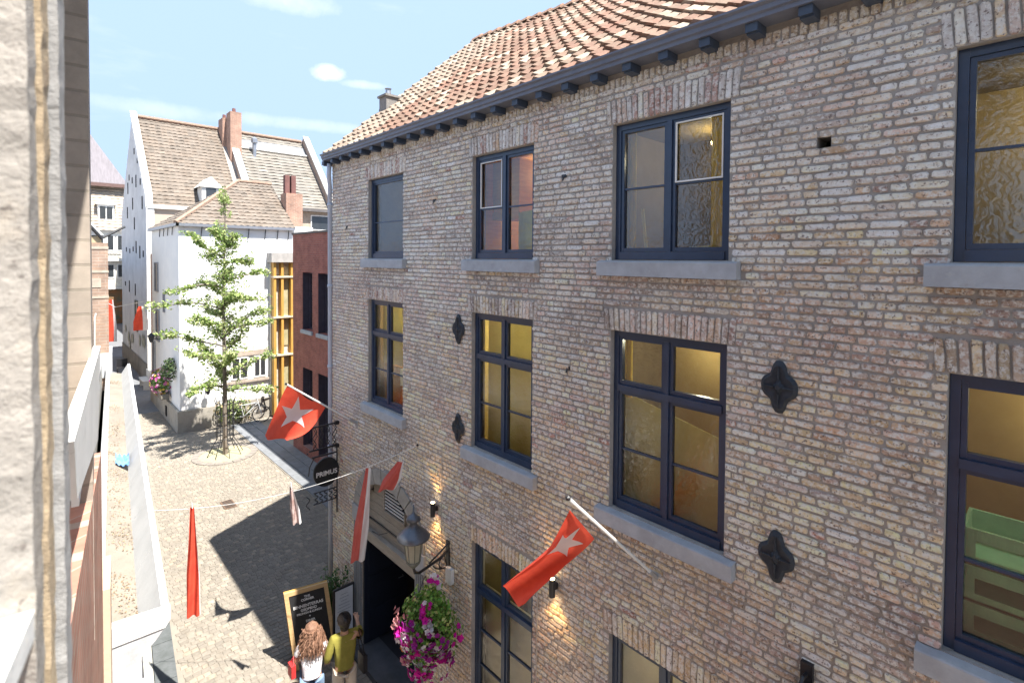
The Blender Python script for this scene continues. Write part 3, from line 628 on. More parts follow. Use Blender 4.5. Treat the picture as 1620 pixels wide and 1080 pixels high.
#=FIXTURES ON THE FACADE======================================================
def uplight(x, z, lab):
    t = thing('wall_lamp', lab, 'wall lamp', (x, FY, z), 'cylindrical up and down lights on the brick wall')
    b = MB(); b.lathe(x, FY-.085, [(.034, z-.095), (.034, z+.095)], 14); b.box(x-.02, x+.02, FY-.06, FY-.012, z-.03, z+.03); b.build('lamp_body', BLK, t)
    for sg in (1, -1):
        b = MB(); b.lathe(x, FY-.085, [(.026, z+sg*.0955), (.026, z+sg*.098)], 12); b.build('lamp_lens', mat('warm_lens', (1, .9, .7), .4, emit=((1, .72, .38), 6)), t)
        L = bpy.data.lights.new('lamp_beam', 'SPOT'); L.energy = 2.2; L.color = (1, .55, .18); L.spot_size = R(95); L.spot_blend = .8; L.shadow_soft_size = .02
        lo = bpy.data.objects.new('lamp_beam', L); COL.objects.link(lo); lo.parent = t; lo.location = (0, -.10, sg*.11); lo.rotation_euler = (R(180) if sg > 0 else R(0), 0, 0)
uplight(-5.9, 3.3, 'lit black cylinder lamp on the brick wall behind the street lantern'); uplight(-3.67, 3.27, 'lit black cylinder lamp on the brick wall between flag and window')
# street lantern
def lantern(x, y, z, lab, arm=True):
    t = thing('street_lantern', lab, 'lantern', (x, FY, z))
    n = 8
    b = MB(); b.lathe(x, y, [(.075, z), (.085, z+.02), (.12, z+.30), (.125, z+.31)], n, rot=R(22)); b.build('lantern_glass', FROST, t)
    b = MB()
    for k in range(n):
        a = R(22)+2*math.pi*k/n; b.tube([(x+.085*math.cos(a), y+.085*math.sin(a), z), (x+.126*math.cos(a), y+.126*math.sin(a), z+.31)], .006, 4)
    b.lathe(x, y, [(.03, z-.08), (.06, z-.05), (.095, z-.01), (.09, z+.012)], n, rot=R(22)); b.build('lantern_cage', BLK if not arm else mat('verdigris', (.22, .22, .19), .6, (.14, .15, .13), 20, .2, metal=.4), t)
    b = MB(); b.lathe(x, y, [(.205, z+.30), (.21, z+.315), (.17, z+.36), (.10, z+.42), (.055, z+.45), (.05, z+.51), (.095, z+.53), (.08, z+.57), (.03, z+.60), (.012, z+.63), (.006, z+.72)], 20); b.build('lantern_roof', mat('lantern_metal', (.13, .14, .16), .35, (.09, .1, .12), 8, .1, metal=.5, spots=[(30, .6, .7, (.3, .3, .28), .4)]), t, smooth=True)
    b = MB()
    b.tube([(x, y, z-.08), (x, y+.02, z-.16), (x-.02, y+.1, z-.2), (x-.05, FY-.16, z-.16), (x-.08, FY-.02, z-.12)], .018, 6)
    sc = [(x-.05, FY-.05-(.22*(1-k/14))*abs(math.cos(k*.5)), z-.22-.1*math.sin(k*.5)) for k in range(15)]
    b.tube(sc, .009, 5); b.tube([(x-.06, FY-.03, z-.02), (x-.05, FY-.2, z-.1), (x-.02, FY-.35, z-.14)], .012, 5); b.box(x-.10, x-.03, FY-.03, FY-.011, z-.42, z+.02); b.build('wall_bracket', BLK, t)
    return t
lantern(-5.57, 3.5, 2.93, 'old eight sided street lantern above the hanging flower basket')
# second lantern at the lower edge (only its bracket and cap in view)
t = thing('street_lantern', 'black round topped lantern low on the wall at the bottom picture edge', 'lantern', (-1.25, FY, 3.5))
b = MB(); b.box(-1.27, -1.19, FY-.05, FY-.012, 3.66, 3.86); b.tube([(-1.23, FY-.03, 3.78), (-1.23, FY-.12, 3.8), (-1.23, FY-.2, 3.74)], .014); b.build('wall_bracket', BLK, t)
b = MB(); b.lathe(-1.23, FY-.2, [(.15, 3.56), (.155, 3.58), (.12, 3.65), (.06, 3.70), (.03, 3.73), (.01, 3.76)], 20); b.build('lantern_roof', BLK, t, smooth=True)
b = MB(); b.lathe(-1.23, FY-.2, [(.07, 3.3), (.11, 3.56)], 8); b.build('lantern_glass', FROST, t)
# hanging flower basket
def leafcard(mb, p, s, nrm, c, m=0):
    nrm = Vector(nrm).normalized(); a = nrm.orthogonal().normalized(); a.rotate(Matrix.Rotation(random.uniform(0, 6.28), 3, nrm)); b_ = nrm.cross(a); p = Vector(p)
    mb.add([p-a*s*.5, p+b_*s*.32+nrm*s*.12, p+a*s*.5, p-b_*s*.32+nrm*s*.12], [(0, 1, 2), (0, 2, 3)], m, c)
def flower(mb, p, s, nrm, c):
    nrm = Vector(nrm).normalized(); a = nrm.orthogonal().normalized(); b_ = nrm.cross(a); p = Vector(p); vs = [p-nrm*s*.15]; r0_ = random.uniform(0, 1)
    for k in range(10):
        r = s*(.5 if k % 2 == 0 else .36); an = r0_+k*.628; vs.append(p+(a*math.cos(an)+b_*math.sin(an))*r+nrm*s*.12)
    mb.add(vs, [(0, 1+k, 1+(k+1) % 10) for k in range(10)], 0, c)
def rdir():
    while True:
        v = Vector((random.uniform(-1, 1), random.uniform(-1, 1), random.uniform(-1, 1)))
        if .1 < v.length < 1: return v.normalized()
HB = thing('flower_basket', 'big hanging basket of magenta and white flowers under the street lantern', 'hanging basket', (-5.4, 3.62, 2.2))
lf = MB(); fl = MB(); cx, cy, cz = -5.42, 3.64, 2.17
def lobe(d): return .88+.16*math.sin(3*math.atan2(d.y, d.x)+2.2*d.z)+.12*math.sin(7*d.z+2*d.x)+.07*math.sin(9*d.x+5*d.y)
for i in range(4200):
    d = rdir(); r = random.uniform(.5, 1.04)*lobe(d); k = .9 if d.z > 0 else 1
    p = (cx+d.x*.42*r*k, cy+d.y*.37*r*k, cz+d.z*.52*r)
    gr = random.random(); c = lerp((.08, .22, .035), (.24, .42, .09), gr)
    if random.random() < .2: c = (.5, .55, .22)
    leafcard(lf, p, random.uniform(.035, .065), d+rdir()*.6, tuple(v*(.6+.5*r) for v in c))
MAG, PUR, WTE, PNK, ORG, YEL = (.66, .015, .36), (.34, .02, .28), (.78, .76, .76), (.66, .3, .3), (.74, .26, .06), (.62, .64, .30)
def cluster(d, col, n_, spread):
    for q in range(n_):
        e = (d+rdir()*spread).normalized(); k = lobe(e)*1.03*random.uniform(.93, 1.06); cc = col if random.random() < .85 else WTE; kk = random.uniform(.75, 1.15)
        flower(fl, (cx+e.x*.43*k, cy+e.y*.39*k, cz+e.z*.54*k), random.uniform(.055, .10), e+rdir()*.5, tuple(min(.85, v*kk) for v in cc))
for q in range(46):
    d = rdir()
    if d.z > .15 and random.random() < .72: d.z = -abs(d.z)
    if d.y > .5: d.y = -d.y
    d.normalize(); col = random.choice([MAG, MAG, MAG, MAG, PUR, WTE, WTE, PNK, ORG if d.x < 0 else MAG, YEL if d.x < .2 else PUR]); cluster(d, col, random.randint(6, 17), random.uniform(.14, .34))
for i in range(44):   # trailing flowers
    a = random.uniform(0, 6.28); p = (cx+.28*math.cos(a), cy+.26*math.sin(a), cz-.46-random.uniform(0, .14)); flower(fl, p, .065, (math.cos(a), math.sin(a), -.2), (.52, .02, .3) if random.random() < .8 else (.75, .7, .72))
lf.build('leaves', PLEAF, HB, kind='stuff'); fl.build('flowers', PETAL, HB, kind='stuff')
b = MB(); b.lathe(cx, cy, [(.05, cz-.25), (.2, cz-.18), (.27, cz+.05)], 14); b.build('basket', mat('coir', (.1, .07, .04), .95), HB)
b = MB()
for k in range(3): a = k*2.1; b.tube([(cx+.25*math.cos(a), cy+.25*math.sin(a), cz+.08), (cx-.05, cy-.03, 2.74)], .004, 4)
b.build('chain', BLK, HB)
b = MB(); b.box(-5.62, -5.50, FY-.07, FY-.012, 2.42, 2.62); tag(b.build('junction_box', WHT, at=(-5.56, FY, 2.42)), 'small white electrical box on the wall beside the lantern bracket', 'electrical box')
# hanging sign
SG = thing('hanging_sign', 'round black iron pub sign on scrolled bracket at the building corner', 'sign', (-9.05, FY, 3.3))
b = MB(); X = -9.05
b.box(X-.012, X+.012, 3.50, 4.09, 3.735, 3.76); b.box(X-.012, X+.012, 3.55, 4.09, 3.325, 3.35); b.box(X-.03, X+.03, 4.02, 4.09, 3.72, 3.78); b.box(X-.03, X+.03, 4.02, 4.09, 3.30, 3.36)
for k in range(4):
    ya = 3.62+k*.12; b.tube([(X, ya, 3.35), (X, ya+.06, 3.44), (X, ya-.01, 3.55), (X, ya+.07, 3.66), (X, ya+.03, 3.74)], .009, 5); b.tube([(X, ya+.08, 3.35), (X, ya, 3.46), (X, ya+.08, 3.58), (X, ya, 3.74)], .007, 5)
for (yy, zz) in ((3.52, 3.76), (3.52, 3.5), (3.52, 3.3)): ico(b, (X, yy, zz), .014)
b.box(X-.01, X+.01, 3.60, 4.05, 3.20, 3.225); b.tube([(X, 4.06, 3.3), (X, 4.06, 2.1)], .014, 6); b.tube([(X, 3.65, 3.22), (X, 3.56, 3.05), (X, 3.54, 2.9)], .009, 5)
b.box(X-.01, X+.01, 3.63, 4.05, 2.56, 2.575); b.box(X-.01, X+.01, 3.63, 4.05, 2.36, 2.375)
for k in range(5): y_ = 3.68+k*.085; b.tube([(X, y_+.03*math.sin(j*1.25), 2.38+.018*j) for j in range(11)], .011, 5)
b.tube([(X, 3.53+.03*math.cos(j*.8), 2.3+.022*j) for j in range(12)], .008, 5)
b.build('iron_bracket', BLK, SG)
b = MB(); vs = []; n = 28
for xx_ in (X-.018, X+.018): vs += [(xx_, 3.86+.235*math.cos(2*math.pi*k/n), 2.90+.26*math.sin(2*math.pi*k/n)) for k in range(n)]
b.add(vs, [tuple(range(n)), tuple(range(2*n-1, n-1, -1))]+[(k, (k+1) % n, n+(k+1) % n, n+k) for k in range(n)]); sd = b.build('sign_disc', mat('sign_black', (.02, .022, .025), .45, bump=.05), SG)
text('PRIMUS', .118, frameM((X+.0205, 3.86, 2.88), (0, 1, 0), (0, 0, 1)), mat('sign_white', (.75, .75, .75), .6), sd, font_off=.0035)
text('PRIMUS', .118, frameM((X-.0205, 3.86, 2.88), (0, -1, 0), (0, 0, 1)), MT['sign_white'], sd, font_off=.0035)
# flags on poles
def star_mesh(mb, Sf, cu, cv, r, asp, m=1, off=.004, rot=0):
    pts = []
    for k in range(10):
        rr = r if k % 2 == 0 else r*.42; a = math.pi/2+k*math.pi/5+rot; pts.append((cu+rr*math.cos(a)*asp, cv+rr*math.sin(a)))
    tris = [((cu, cv), pts[k], pts[(k+1) % 10]) for k in range(10)]
    def sub(t, n):
        if n == 0: return [t]
        a, b, c = t; ab = ((a[0]+b[0])/2, (a[1]+b[1])/2); bc = ((b[0]+c[0])/2, (b[1]+c[1])/2); ca = ((a[0]+c[0])/2, (a[1]+c[1])/2)
        o_ = []
        for q in ((a, ab, ca), (ab, b, bc), (ca, bc, c), (ab, bc, ca)): o_ += sub(q, n-1)
        return o_
    for t in tris:
        for q in sub(t, 3):
            P = []; 
            for (u, v) in q:
                e = 1e-3; p = Sf(u, v); nn = (Sf(u+e, v)-p).cross(Sf(u, v+e)-p).normalized(); P.append((p, nn))
            for sg in (1, -1): mb.add([p+nn*off*sg for p, nn in P], [(0, 1, 2)], m)
def cloth(Sf, nu=26, nv=34, m=0):
    mb = MB(); mb.add([Sf(i/nu, j/nv) for j in range(nv+1) for i in range(nu+1)], [(j*(nu+1)+i, j*(nu+1)+i+1, (j+1)*(nu+1)+i+1, (j+1)*(nu+1)+i) for j in range(nv) for i in range(nu)], m); return mb
def bez(ps, t):
    ps = [Vector(p) for p in ps]
    while len(ps) > 1: ps = [a.lerp(b, t) for a, b in zip(ps, ps[1:])]
    return ps[0]
def flagpole(x, tip, base, side, star, lab, fl_lab):
    t = thing('flag_pole', lab, 'flag pole', base, 'white flag poles on the brick wall')
    b = MB(); b.tube([base, tip], .014, 8); b.build('pole', WHT, t)
    b = MB(); ico(b, tip, .022, sub=1); b.build('finial', BLK, t)
    d = (Vector(tip)-Vector(base)).normalized()
    b = MB(); B = Vector(base); b.tube([B, B+d*.16], .022, 8); b.box(B.x-.045, B.x+.045, FY-.014, FY-.004, B.z-.07, B.z+.05); b.build('bracket', mat('galvanised', (.5, .5, .5), .5, metal=.5), t)
    b = cloth(side); f = b.build('flag', RED, smooth=True, at=tuple(side(0, 0))); tag(f, fl_lab, 'flag', 'red flags with a white star')
    s = MB(); star_mesh(s, side, *star); so_ = s.build('star', [WCL, WCL], f, smooth=True)
    return t
def S1(u, v):   # u along the pole (0 tip .. 1), v falling
    top = Vector((-8.33, 2.93, 4.74)).lerp(Vector((-8.36, 3.55, 4.26)), u)
    bot = bez([(-9.5, 2.93, 3.62), (-9.0, 3.0, 3.70), (-8.42, 2.98, 3.84)], u)
    p = top.lerp(bot, v); p.z += -.14*math.sin(v*3.14)*(u-.3)+.02*math.sin(u*9+v*3); 
    p.x += .05*math.sin(u*6+v*5)*v; p.y += .05*math.sin(u*8+2*v)*v; return p
flagpole(-8.33, (-8.33, 2.91, 4.77), (-8.33, 4.09, 3.9), S1, (.50, .36, .33, 1.25, 0, .004, .2), 'white flag pole near the downpipe at the far end of the brick wall', 'waving red flag with big white star at the far end of the wall')
def S2(u, v):
    top = Vector((-2.48, 2.90, 4.90)).lerp(Vector((-2.5, 3.22, 4.56)), u)
    mid = Vector((-2.83, 3.02, 4.44)).lerp(Vector((-2.70, 3.10, 4.33)), u)
    low = bez([(-3.32, 3.02, 3.93), (-3.2, 2.9, 3.78), (-2.97, 2.98, 3.93)], u)
    if v < .4: t = v/.4; p = top.lerp(mid, t*t*(3-2*t)*.5+t*.5)
    else: t = (v-.4)/.6; p = mid.lerp(low, t)
    env = math.sin(min(1, v*1.5)*1.57)
    p.x += env*.045*math.sin(u*8+v*2); p.y += env*.06*math.sin(u*7+v*4+1); p.z += .02*math.sin(u*10)*v; return p
flagpole(-2.47, (-2.47, 2.87, 5.0), (-2.47, 4.09, 3.9), S2, (.55, .24, .2, 1.7, 0, .004, .5), 'white flag pole under the third window of the middle floor', 'folded red flag with white star hanging below the third middle floor window')
# bunting line across the street with banners
def LN(t):
    p = Vector((-6.4, 4.09, 4.04)).lerp(Vector((-10.6, -.45, 3.35)), t); p.z -= .95*4*t*(1-t)*.62; return p
t = thing('bunting_line', 'thin white line strung across the street from the brick wall', 'line', (-6.4, 4.09, 4.04))
b = MB(); b.tube([LN(k/40) for k in range(41)], .0045, 4); b.build('string', WHT, t)
b = MB(); ico(b, (-6.4, 4.085, 4.04), .02); b.build('hook', BLK, t)
def banner(name, top, bot, w, ang, m, m2, lab, twist=.5, side=.35, grp='banners hanging from the line across the street', clip=True, star=None):
    top, bot = Vector(top), Vector(bot); L = (top-bot).length
    def Sf(u, v):
        p = top.lerp(bot, v); a = ang+twist*math.sin(v*2.2); ww = w*(.35+.65*min(1, v*1.6))
        off = (u-.5)*ww; fold = .035*math.sin(u*9+v*4)*min(1, .3+v)
        return p+Vector((math.cos(a)*off-math.sin(a)*fold, math.sin(a)*off+math.cos(a)*fold, 0))
    b = MB(); nu, nv = 14, 26
    for j in range(nv):
        for i in range(nu):
            q = [Sf((i+a)/nu, (j+c)/nv) for a, c in ((0, 0), (1, 0), (1, 1), (0, 1))]
            b.add(q, [(0, 1, 2, 3)], 1 if (i/nu > 1-side and m2) else 0)
    bm = bmesh.new(); o_ = b.build(name, [m, m2 or m], smooth=True, at=tuple(top))
    bm.from_mesh(o_.data); bmesh.ops.remove_doubles(bm, verts=bm.verts, dist=1e-4); bm.to_mesh(o_.data); bm.free()
    tag(o_, lab, 'banner', grp)
    if clip:
        c = MB(); 
        for dx in (-.03, .03): c.tube([top+Vector((dx, 0, 0)), top+Vector((dx*.4, 0, .07))], .006, 4)
        c.build('clip', WHT, o_)
    return o_
banner('banner', (-8.59, 1.67, 3.12), (-8.62, 1.69, 1.5), .17, R(45), RED, WCL, 'long red banner hanging over the sunny setts in mid street', .5, .12)
banner('banner', (-6.88, 3.56, 3.70), (-7.0, 3.45, 2.32), .2, R(50), PINK, WCL, 'long red and white banner hanging in front of the arched gate', .3, .45)
banner('banner', (-6.56, 3.90, 3.80), (-6.74, 3.78, 3.36), .26, R(60), PINK, WCL, 'short faded red banner nearest to the brick wall', .2, .2)
banner('banner', (-7.64, 2.73, 3.42), (-7.58, 2.80, 2.88), .12, R(45), mat('brown_cloth', (.22, .12, .1), .9, (.5, .4, .38), 14, .1), WCL, 'narrow dark and white ribbon beside the round black sign', .6, .3)
# menu board, sandwich board, plant, people
AB = thing('sandwich_board', 'black chalkboard A-frame sign with pine frame and white lettering', 'sandwich board', (-8.5, 3.3, 0))
bl, br, tl, tr = Vector((-8.46, 3.08, .02)), Vector((-8.30, 3.74, .02)), Vector((-8.62, 2.96, 1.27)), Vector((-8.46, 3.60, 1.27))
ax = (br-bl).normalized(); ay = (tl-bl).normalized(); az = ax.cross(ay).normalized(); Wd = (br-bl).length; Ht = (tl-bl).length
Mab = Matrix(((ax.x, ay.x, az.x, bl.x), (ax.y, ay.y, az.y, bl.y), (ax.z, ay.z, az.z, bl.z), (0, 0, 0, 1)))
b = MB(); f_ = .065; b.box(0, f_, 0, Ht, -.02, .02, M=None)
b = MB()
for (x0, x1, y0, y1) in ((0, f_, 0, Ht), (Wd-f_, Wd, 0, Ht), (f_, Wd-f_, Ht-f_, Ht), (f_, Wd-f_, .16, .16+f_)): b.box(x0, x1, y0, y1, -.018, .018, M=Mab)
b.build('frame', PINE, AB)
b = MB(); b.box(f_, Wd-f_, .16+f_, Ht-f_, -.008, .006, M=Mab); pn = b.build('board', mat('chalkboard', (.018, .018, .02), .55, (.03, .03, .032), 5, .05), AB)
CH_ = mat('chalk_white', (.8, .8, .8), .8)
for s_, sz, yy in (('THE', .05, 1.13), ('CORNER', .05, 1.08), ('BINNENTERRAS', .066, .985), ('GEOPEND', .055, .92), ('BRUNCH & LUNCH', .045, .865), ('+', .05, .80), ('DINER', .05, .73), ('OPEN', .05, .62), ('WELKOM', .06, .30)):
    text(s_, sz, Mab @ Matrix.Translation((Wd/2, yy, .008)), CH_, pn, font_off=.002)
Mb2 = Matrix.Translation((-.0, 0, 0)) @ Mab @ Matrix.Translation((0, Ht, -.03)) @ Matrix.Rotation(R(24), 4, 'X') @ Matrix.Translation((0, -Ht, 0))
b = MB()
for (x0, x1, y0, y1) in ((0, f_, 0, Ht), (Wd-f_, Wd, 0, Ht), (f_, Wd-f_, Ht-f_, Ht), (f_, Wd-f_, .16, .16+f_)): b.box(x0, x1, y0, y1, -.018, .018, M=Mb2)
b.box(f_, Wd-f_, .16+f_, Ht-f_, -.006, .006, M=Mb2); b.build('rear_frame', WOOD, AB)
MBD = thing('menu_board', 'white menu sheet in black frame by the dark gate entrance', 'menu board', (-8.3, 3.85, 0))
b = MB(); b.box(-8.34, -8.30, 3.66, 4.03, .28, 1.16); fo = b.build('frame', BLK, MBD); b = MB(); b.box(-8.30, -8.292, 3.69, 4.00, .31, 1.13); sh = b.build('menu_sheet', mat('menu_paper', (.62, .64, .68), .6, (.54, .57, .62), 4, 0), MBD)
b = MB()
for k in range(13):
    zz = 1.04-k*.055; w_ = random.uniform(.1, .26); b.box(-8.2918, -8.2908, 3.845-w_/2, 3.845+w_/2, zz, zz+.008)
b.build('print', mat('menu_ink', (.3, .33, .42), .7), sh)
b = MB(); b.box(-8.36, -8.28, 3.8, 3.9, .02, .28); b.box(-8.45, -8.2, 3.68, 4.0, .02, .05); b.build('stand', BLK, MBD)
PL = thing('potted_plant', 'tall thin leaved green plant in dark pot between board and wall', 'plant', (-8.75, 3.95, 0))
b = MB(); b.lathe(-8.72, 3.85, [(.13, .02), (.17, .36), (.18, .38), (.15, .38), (.14, .34)], 14); b.build('pot', mat('dark_pot', (.07, .07, .07), .7), PL)
b = MB(); st = MB()
for k in range(30):
    a = random.uniform(0, 6.28); l = random.uniform(.5, .95); r = random.uniform(.05, .26); pts = [(-8.72+r*j/6*math.cos(a), 3.85+r*j/6*math.sin(a), .34+l*j/6) for j in range(7)]
    st.tube(pts, .004, 3)
    for p in pts[1:]:
        for q in range(9): leafcard(b, Vector(p)+rdir()*.05, random.uniform(.03, .06), rdir(), lerp((.04, .12, .04), (.12, .24, .08), random.random()))
st.build('stems', BARK, PL, kind='stuff'); b.build('leaves', PLEAF, PL, kind='stuff')
#=PEOPLE======================================================================
def skin(name, verts, edges, rad, m, parent, loc, rot=0, sub=2, root=0):
    me = bpy.data.meshes.new(name); me.from_pydata([Vector(v) for v in verts], edges, []); me.materials.append(m)
    o_ = bpy.data.objects.new(name, me); COL.objects.link(o_); o_.parent = parent
    md = o_.modifiers.new('skin', 'SKIN'); md.use_smooth_shade = True
    for i, v in enumerate(me.skin_vertices[0].data):
        r = rad[i]; v.radius = r if isinstance(r, tuple) else (r, r); v.use_root = (i == root)
    ms = o_.modifiers.new('sub', 'SUBSURF'); ms.levels = sub; ms.render_levels = sub; return o_
SKN = mat('skin', (.50, .29, .20), .55, (.45, .25, .17), 8, .03)
def person(loc, rz, H, top_m, leg_m, hair, label, armL, armR, hair_fn, sleeve=.5, legdown=True, headtilt=0):
    t = thing('person', label, 'person', loc, 'people reading the boards by the gate'); t.rotation_euler = (0, 0, rz); s = H/1.7
    J = dict(pel=(0, 0, .95), waist=(0, 0, 1.08), chest=(0, .01, 1.27), neck=(0, 0, 1.45), head=(0, .03+headtilt, 1.54), crown=(0, .03+headtilt, 1.66), shL=(-.165, 0, 1.39), shR=(.165, 0, 1.39), elL=armL[0], wrL=armL[1], elR=armR[0], wrR=armR[1],
             hipL=(-.09, 0, .92), hipR=(.09, 0, .92), knL=(-.1, .02, .5), knR=(.1, .01, .5), anL=(-.11, -.02, .08), anR=(.11, -.02, .08), toL=(-.12, .14, .035), toR=(.13, .14, .035))
    rad = dict(pel=(.115, .085), waist=(.11, .08), chest=(.14, .095), neck=.052, head=(.075, .09), crown=(.07, .085), shL=.055, shR=.055, elL=.038, elR=.038, wrL=.024, wrR=.024, hipL=.07, hipR=.07, knL=.055, knR=.055, anL=.035, anR=.035, toL=.03, toR=.03)
    E_ = [('pel', 'waist'), ('waist', 'chest'), ('chest', 'neck'), ('neck', 'head'), ('head', 'crown'), ('chest', 'shL'), ('chest', 'shR'), ('shL', 'elL'), ('elL', 'wrL'), ('shR', 'elR'), ('elR', 'wrR'), ('pel', 'hipL'), ('pel', 'hipR'), ('hipL', 'knL'), ('hipR', 'knR'), ('knL', 'anL'), ('knR', 'anR'), ('anL', 'toL'), ('anR', 'toR')]
    for sd, el, wr in (('L', 'elL', 'wrL'), ('R', 'elR', 'wrR')):
        w_ = Vector(J[wr]); d = (w_-Vector(J[el])).normalized(); sdv = d.cross(Vector((0, 0, 1))); sdv = (sdv if sdv.length > .1 else Vector((1, 0, 0))).normalized(); dn = sdv.cross(d)
        J['pa'+sd] = tuple(w_+d*.06); rad['pa'+sd] = (.032, .016); E_.append((wr, 'pa'+sd))
        for k in range(4):
            b0 = w_+d*.09+sdv*(k-1.5)*.02; n1, n2 = 'f%s%da' % (sd, k), 'f%s%db' % (sd, k); ln = (.035, .042, .038, .03)[k]
            J[n1] = tuple(b0+d*ln*.4); J[n2] = tuple(b0+d*ln*1.3-dn*.018); rad[n1] = .009; rad[n2] = .007; E_ += [('pa'+sd, n1), (n1, n2)]
        n1 = 'th'+sd; J[n1] = tuple(w_+d*.07+sdv*.045); rad[n1] = .009; E_.append((wr, n1))
    ks = list(J); sc = lambda p: (p[0]*s, p[1]*s, p[2]*s)
    def rs_(r, k=1.0, a=0): return ((r[0]*k+a)*s, (r[1]*k+a)*s) if isinstance(r, tuple) else (r*k+a)*s
    body = skin('body', [sc(J[k]) for k in ks], [(ks.index(a), ks.index(b)) for a, b in E_], [rs_(rad[k]) for k in ks], SKN, t, loc)
    def lerpJ(a, b, f): return tuple(x+(y-x)*f for x, y in zip(J[a], J[b]))
    P = dict(hem=(0, 0, .90), waist=J['waist'], chest=J['chest'], nk=(0, 0, 1.40), sL=J['shL'], sR=J['shR'], eL=lerpJ('shL', 'elL', 1 if sleeve > .6 else sleeve), eR=lerpJ('shR', 'elR', 1 if sleeve > .6 else sleeve))
    ra = dict(hem=(.172, .132), waist=(.145, .11), chest=(.16, .115), nk=(.075, .065), sL=.072, sR=.072, eL=.058, eR=.058)
    ee = [('waist', 'hem'), ('waist', 'chest'), ('chest', 'nk'), ('chest', 'sL'), ('chest', 'sR'), ('sL', 'eL'), ('sR', 'eR')]
    if sleeve > .6:
        P['wL'] = lerpJ('elL', 'wrL', sleeve-.1); P['wR'] = lerpJ('elR', 'wrR', sleeve-.1); ra['wL'] = ra['wR'] = .045; ee += [('eL', 'wL'), ('eR', 'wR')]
    kk = list(P); kk.remove('waist'); kk = ['waist']+kk
    skin('shirt', [sc(P[k]) for k in kk], [(kk.index(a), kk.index(b)) for a, b in ee], [rs_(ra[k]) for k in kk], top_m, t, loc)
    Q = dict(p=(0, 0, 1.0), hL=(-.09, 0, .86), hR=(.09, 0, .86), kL=J['knL'], kR=J['knR'], aL=(-.11, -.02, .12), aR=(.11, -.02, .12)); qa = dict(p=(.15, .115), hL=.105, hR=.105, kL=.078, kR=.078, aL=.07, aR=.07)
    kq = list(Q); skin('trousers', [sc(Q[k]) for k in kq], [(0, 1), (0, 2), (1, 3), (2, 4), (3, 5), (4, 6)], [rs_(qa[k]) for k in kq], leg_m, t, loc)
    for sg, k in ((-1, 'L'), (1, 'R')):
        x, y, z = sc(J['an'+k]); b = MB(); ico(b, (x+.0, y+.05, .045), .05, sub=2, sc=(.95, 2.4, .75)); o_ = b.build('shoe', mat('shoe_leather', (.4, .36, .32), .6)); o_.parent = t
    # face
    hx, hy, hz = sc(J['head']); hy += 0
    f = MB(); ico(f, (hx, hy+.098*s, hz+.03*s), .016*s, sub=1, sc=(.8, 1.1, 1.3)); ico(f, (hx-.078*s, hy, hz+.03*s), .02*s, sc=(.5, .8, 1.3)); ico(f, (hx+.078*s, hy, hz+.03*s), .02*s, sc=(.5, .8, 1.3)); o_ = f.build('nose_and_ears', SKN, smooth=True); o_.parent = t
    for sg in (-1, 1):
        f = MB(); ico(f, (hx+sg*.03*s, hy+.083*s, hz+.05*s), .011*s, sub=1); o_ = f.build('eye', mat('eye_dark', (.05, .035, .03), .3)); o_.parent = t
    f = MB(); f.box(hx-.022*s, hx+.022*s, hy+.08*s, hy+.092*s, hz-.012*s, hz-.004*s); o_ = f.build('mouth', mat('lips', (.45, .15, .14), .5)); o_.parent = t
    hb = MB(); hair_fn(hb, hx, hy, hz, s); o_ = hb.build('hair', hair, smooth=False); o_.parent = t
    return t
def hair_long(b, x, y, z, s):
    ico(b, (x, y-.015*s, z+.075*s), .108*s, col=(.26, .14, .09), sub=2, jit=.04, sc=(.95, 1.05, 1.0))
    for k in range(230):
        a = random.uniform(R(170), R(370)); a = random.uniform(math.pi*.95, math.pi*2.05); r = random.uniform(.05, .12)*s; L = random.uniform(.26, .42)*s; ph = random.uniform(0, 6); p0 = Vector((x+r*math.cos(a)*.9, y-.02*s+r*math.sin(a)*.8, z+.10*s))
        pts = []
        for j in range(8):
            f = j/7; pts.append(p0+Vector(((.02+.10*f)*math.cos(a)*s+.016*s*math.sin(ph+j*1.5), (.02+.06*f)*math.sin(a)*s+.016*s*math.cos(ph+j*1.5), -L*f)))
        c = lerp((.10, .045, .025), (.36, .2, .13), random.random()); b.tube(pts, [.009*s]*4+[.008*s, .007*s, .005*s, .003*s], 4, c=c)
def hair_bun(b, x, y, z, s):
    ico(b, (x, y-.02*s, z+.075*s), .107*s, sub=2, jit=.03, sc=(.95, 1.06, 1.02)); ico(b, (x, y-.1*s, z+.1*s), .045*s, sub=2, jit=.05)
    ico(b, (x, y-.045*s, z+.0*s), .08*s, sub=2, jit=.04, sc=(.9, .8, 1.1))
    for k in range(70):
        a = random.uniform(0, 6.28); pts = [(x+.10*s*math.cos(a)*math.sin(q), y-.02*s+.11*s*math.sin(a)*math.sin(q), z+.075*s+.11*s*math.cos(q)) for q in (0, .4, .8, 1.2, 1.6)]; b.tube(pts, .005*s, 3)
HBR = mat('brown_curly_hair', (1, 1, 1), .6, (.6, .6, .6), 30, .3, attr=True); HBK = mat('black_hair', (.02, .016, .015), .5, (.035, .028, .025), 30, .3)
YT = mat('olive_yellow_cotton', (.25, .225, .045), .9, (.19, .17, .03), 8, .3, 20); CRM2 = mat('cream_trousers', (.60, .52, .43), .9, (.52, .45, .36), 6, .3, 18)
WT = mat('white_cotton', (.75, .73, .75), .9, (.66, .64, .68), 8, .4, 18); JEAN = mat('light_denim', (.20, .29, .42), .9, (.14, .21, .33), 10, .3, 30)
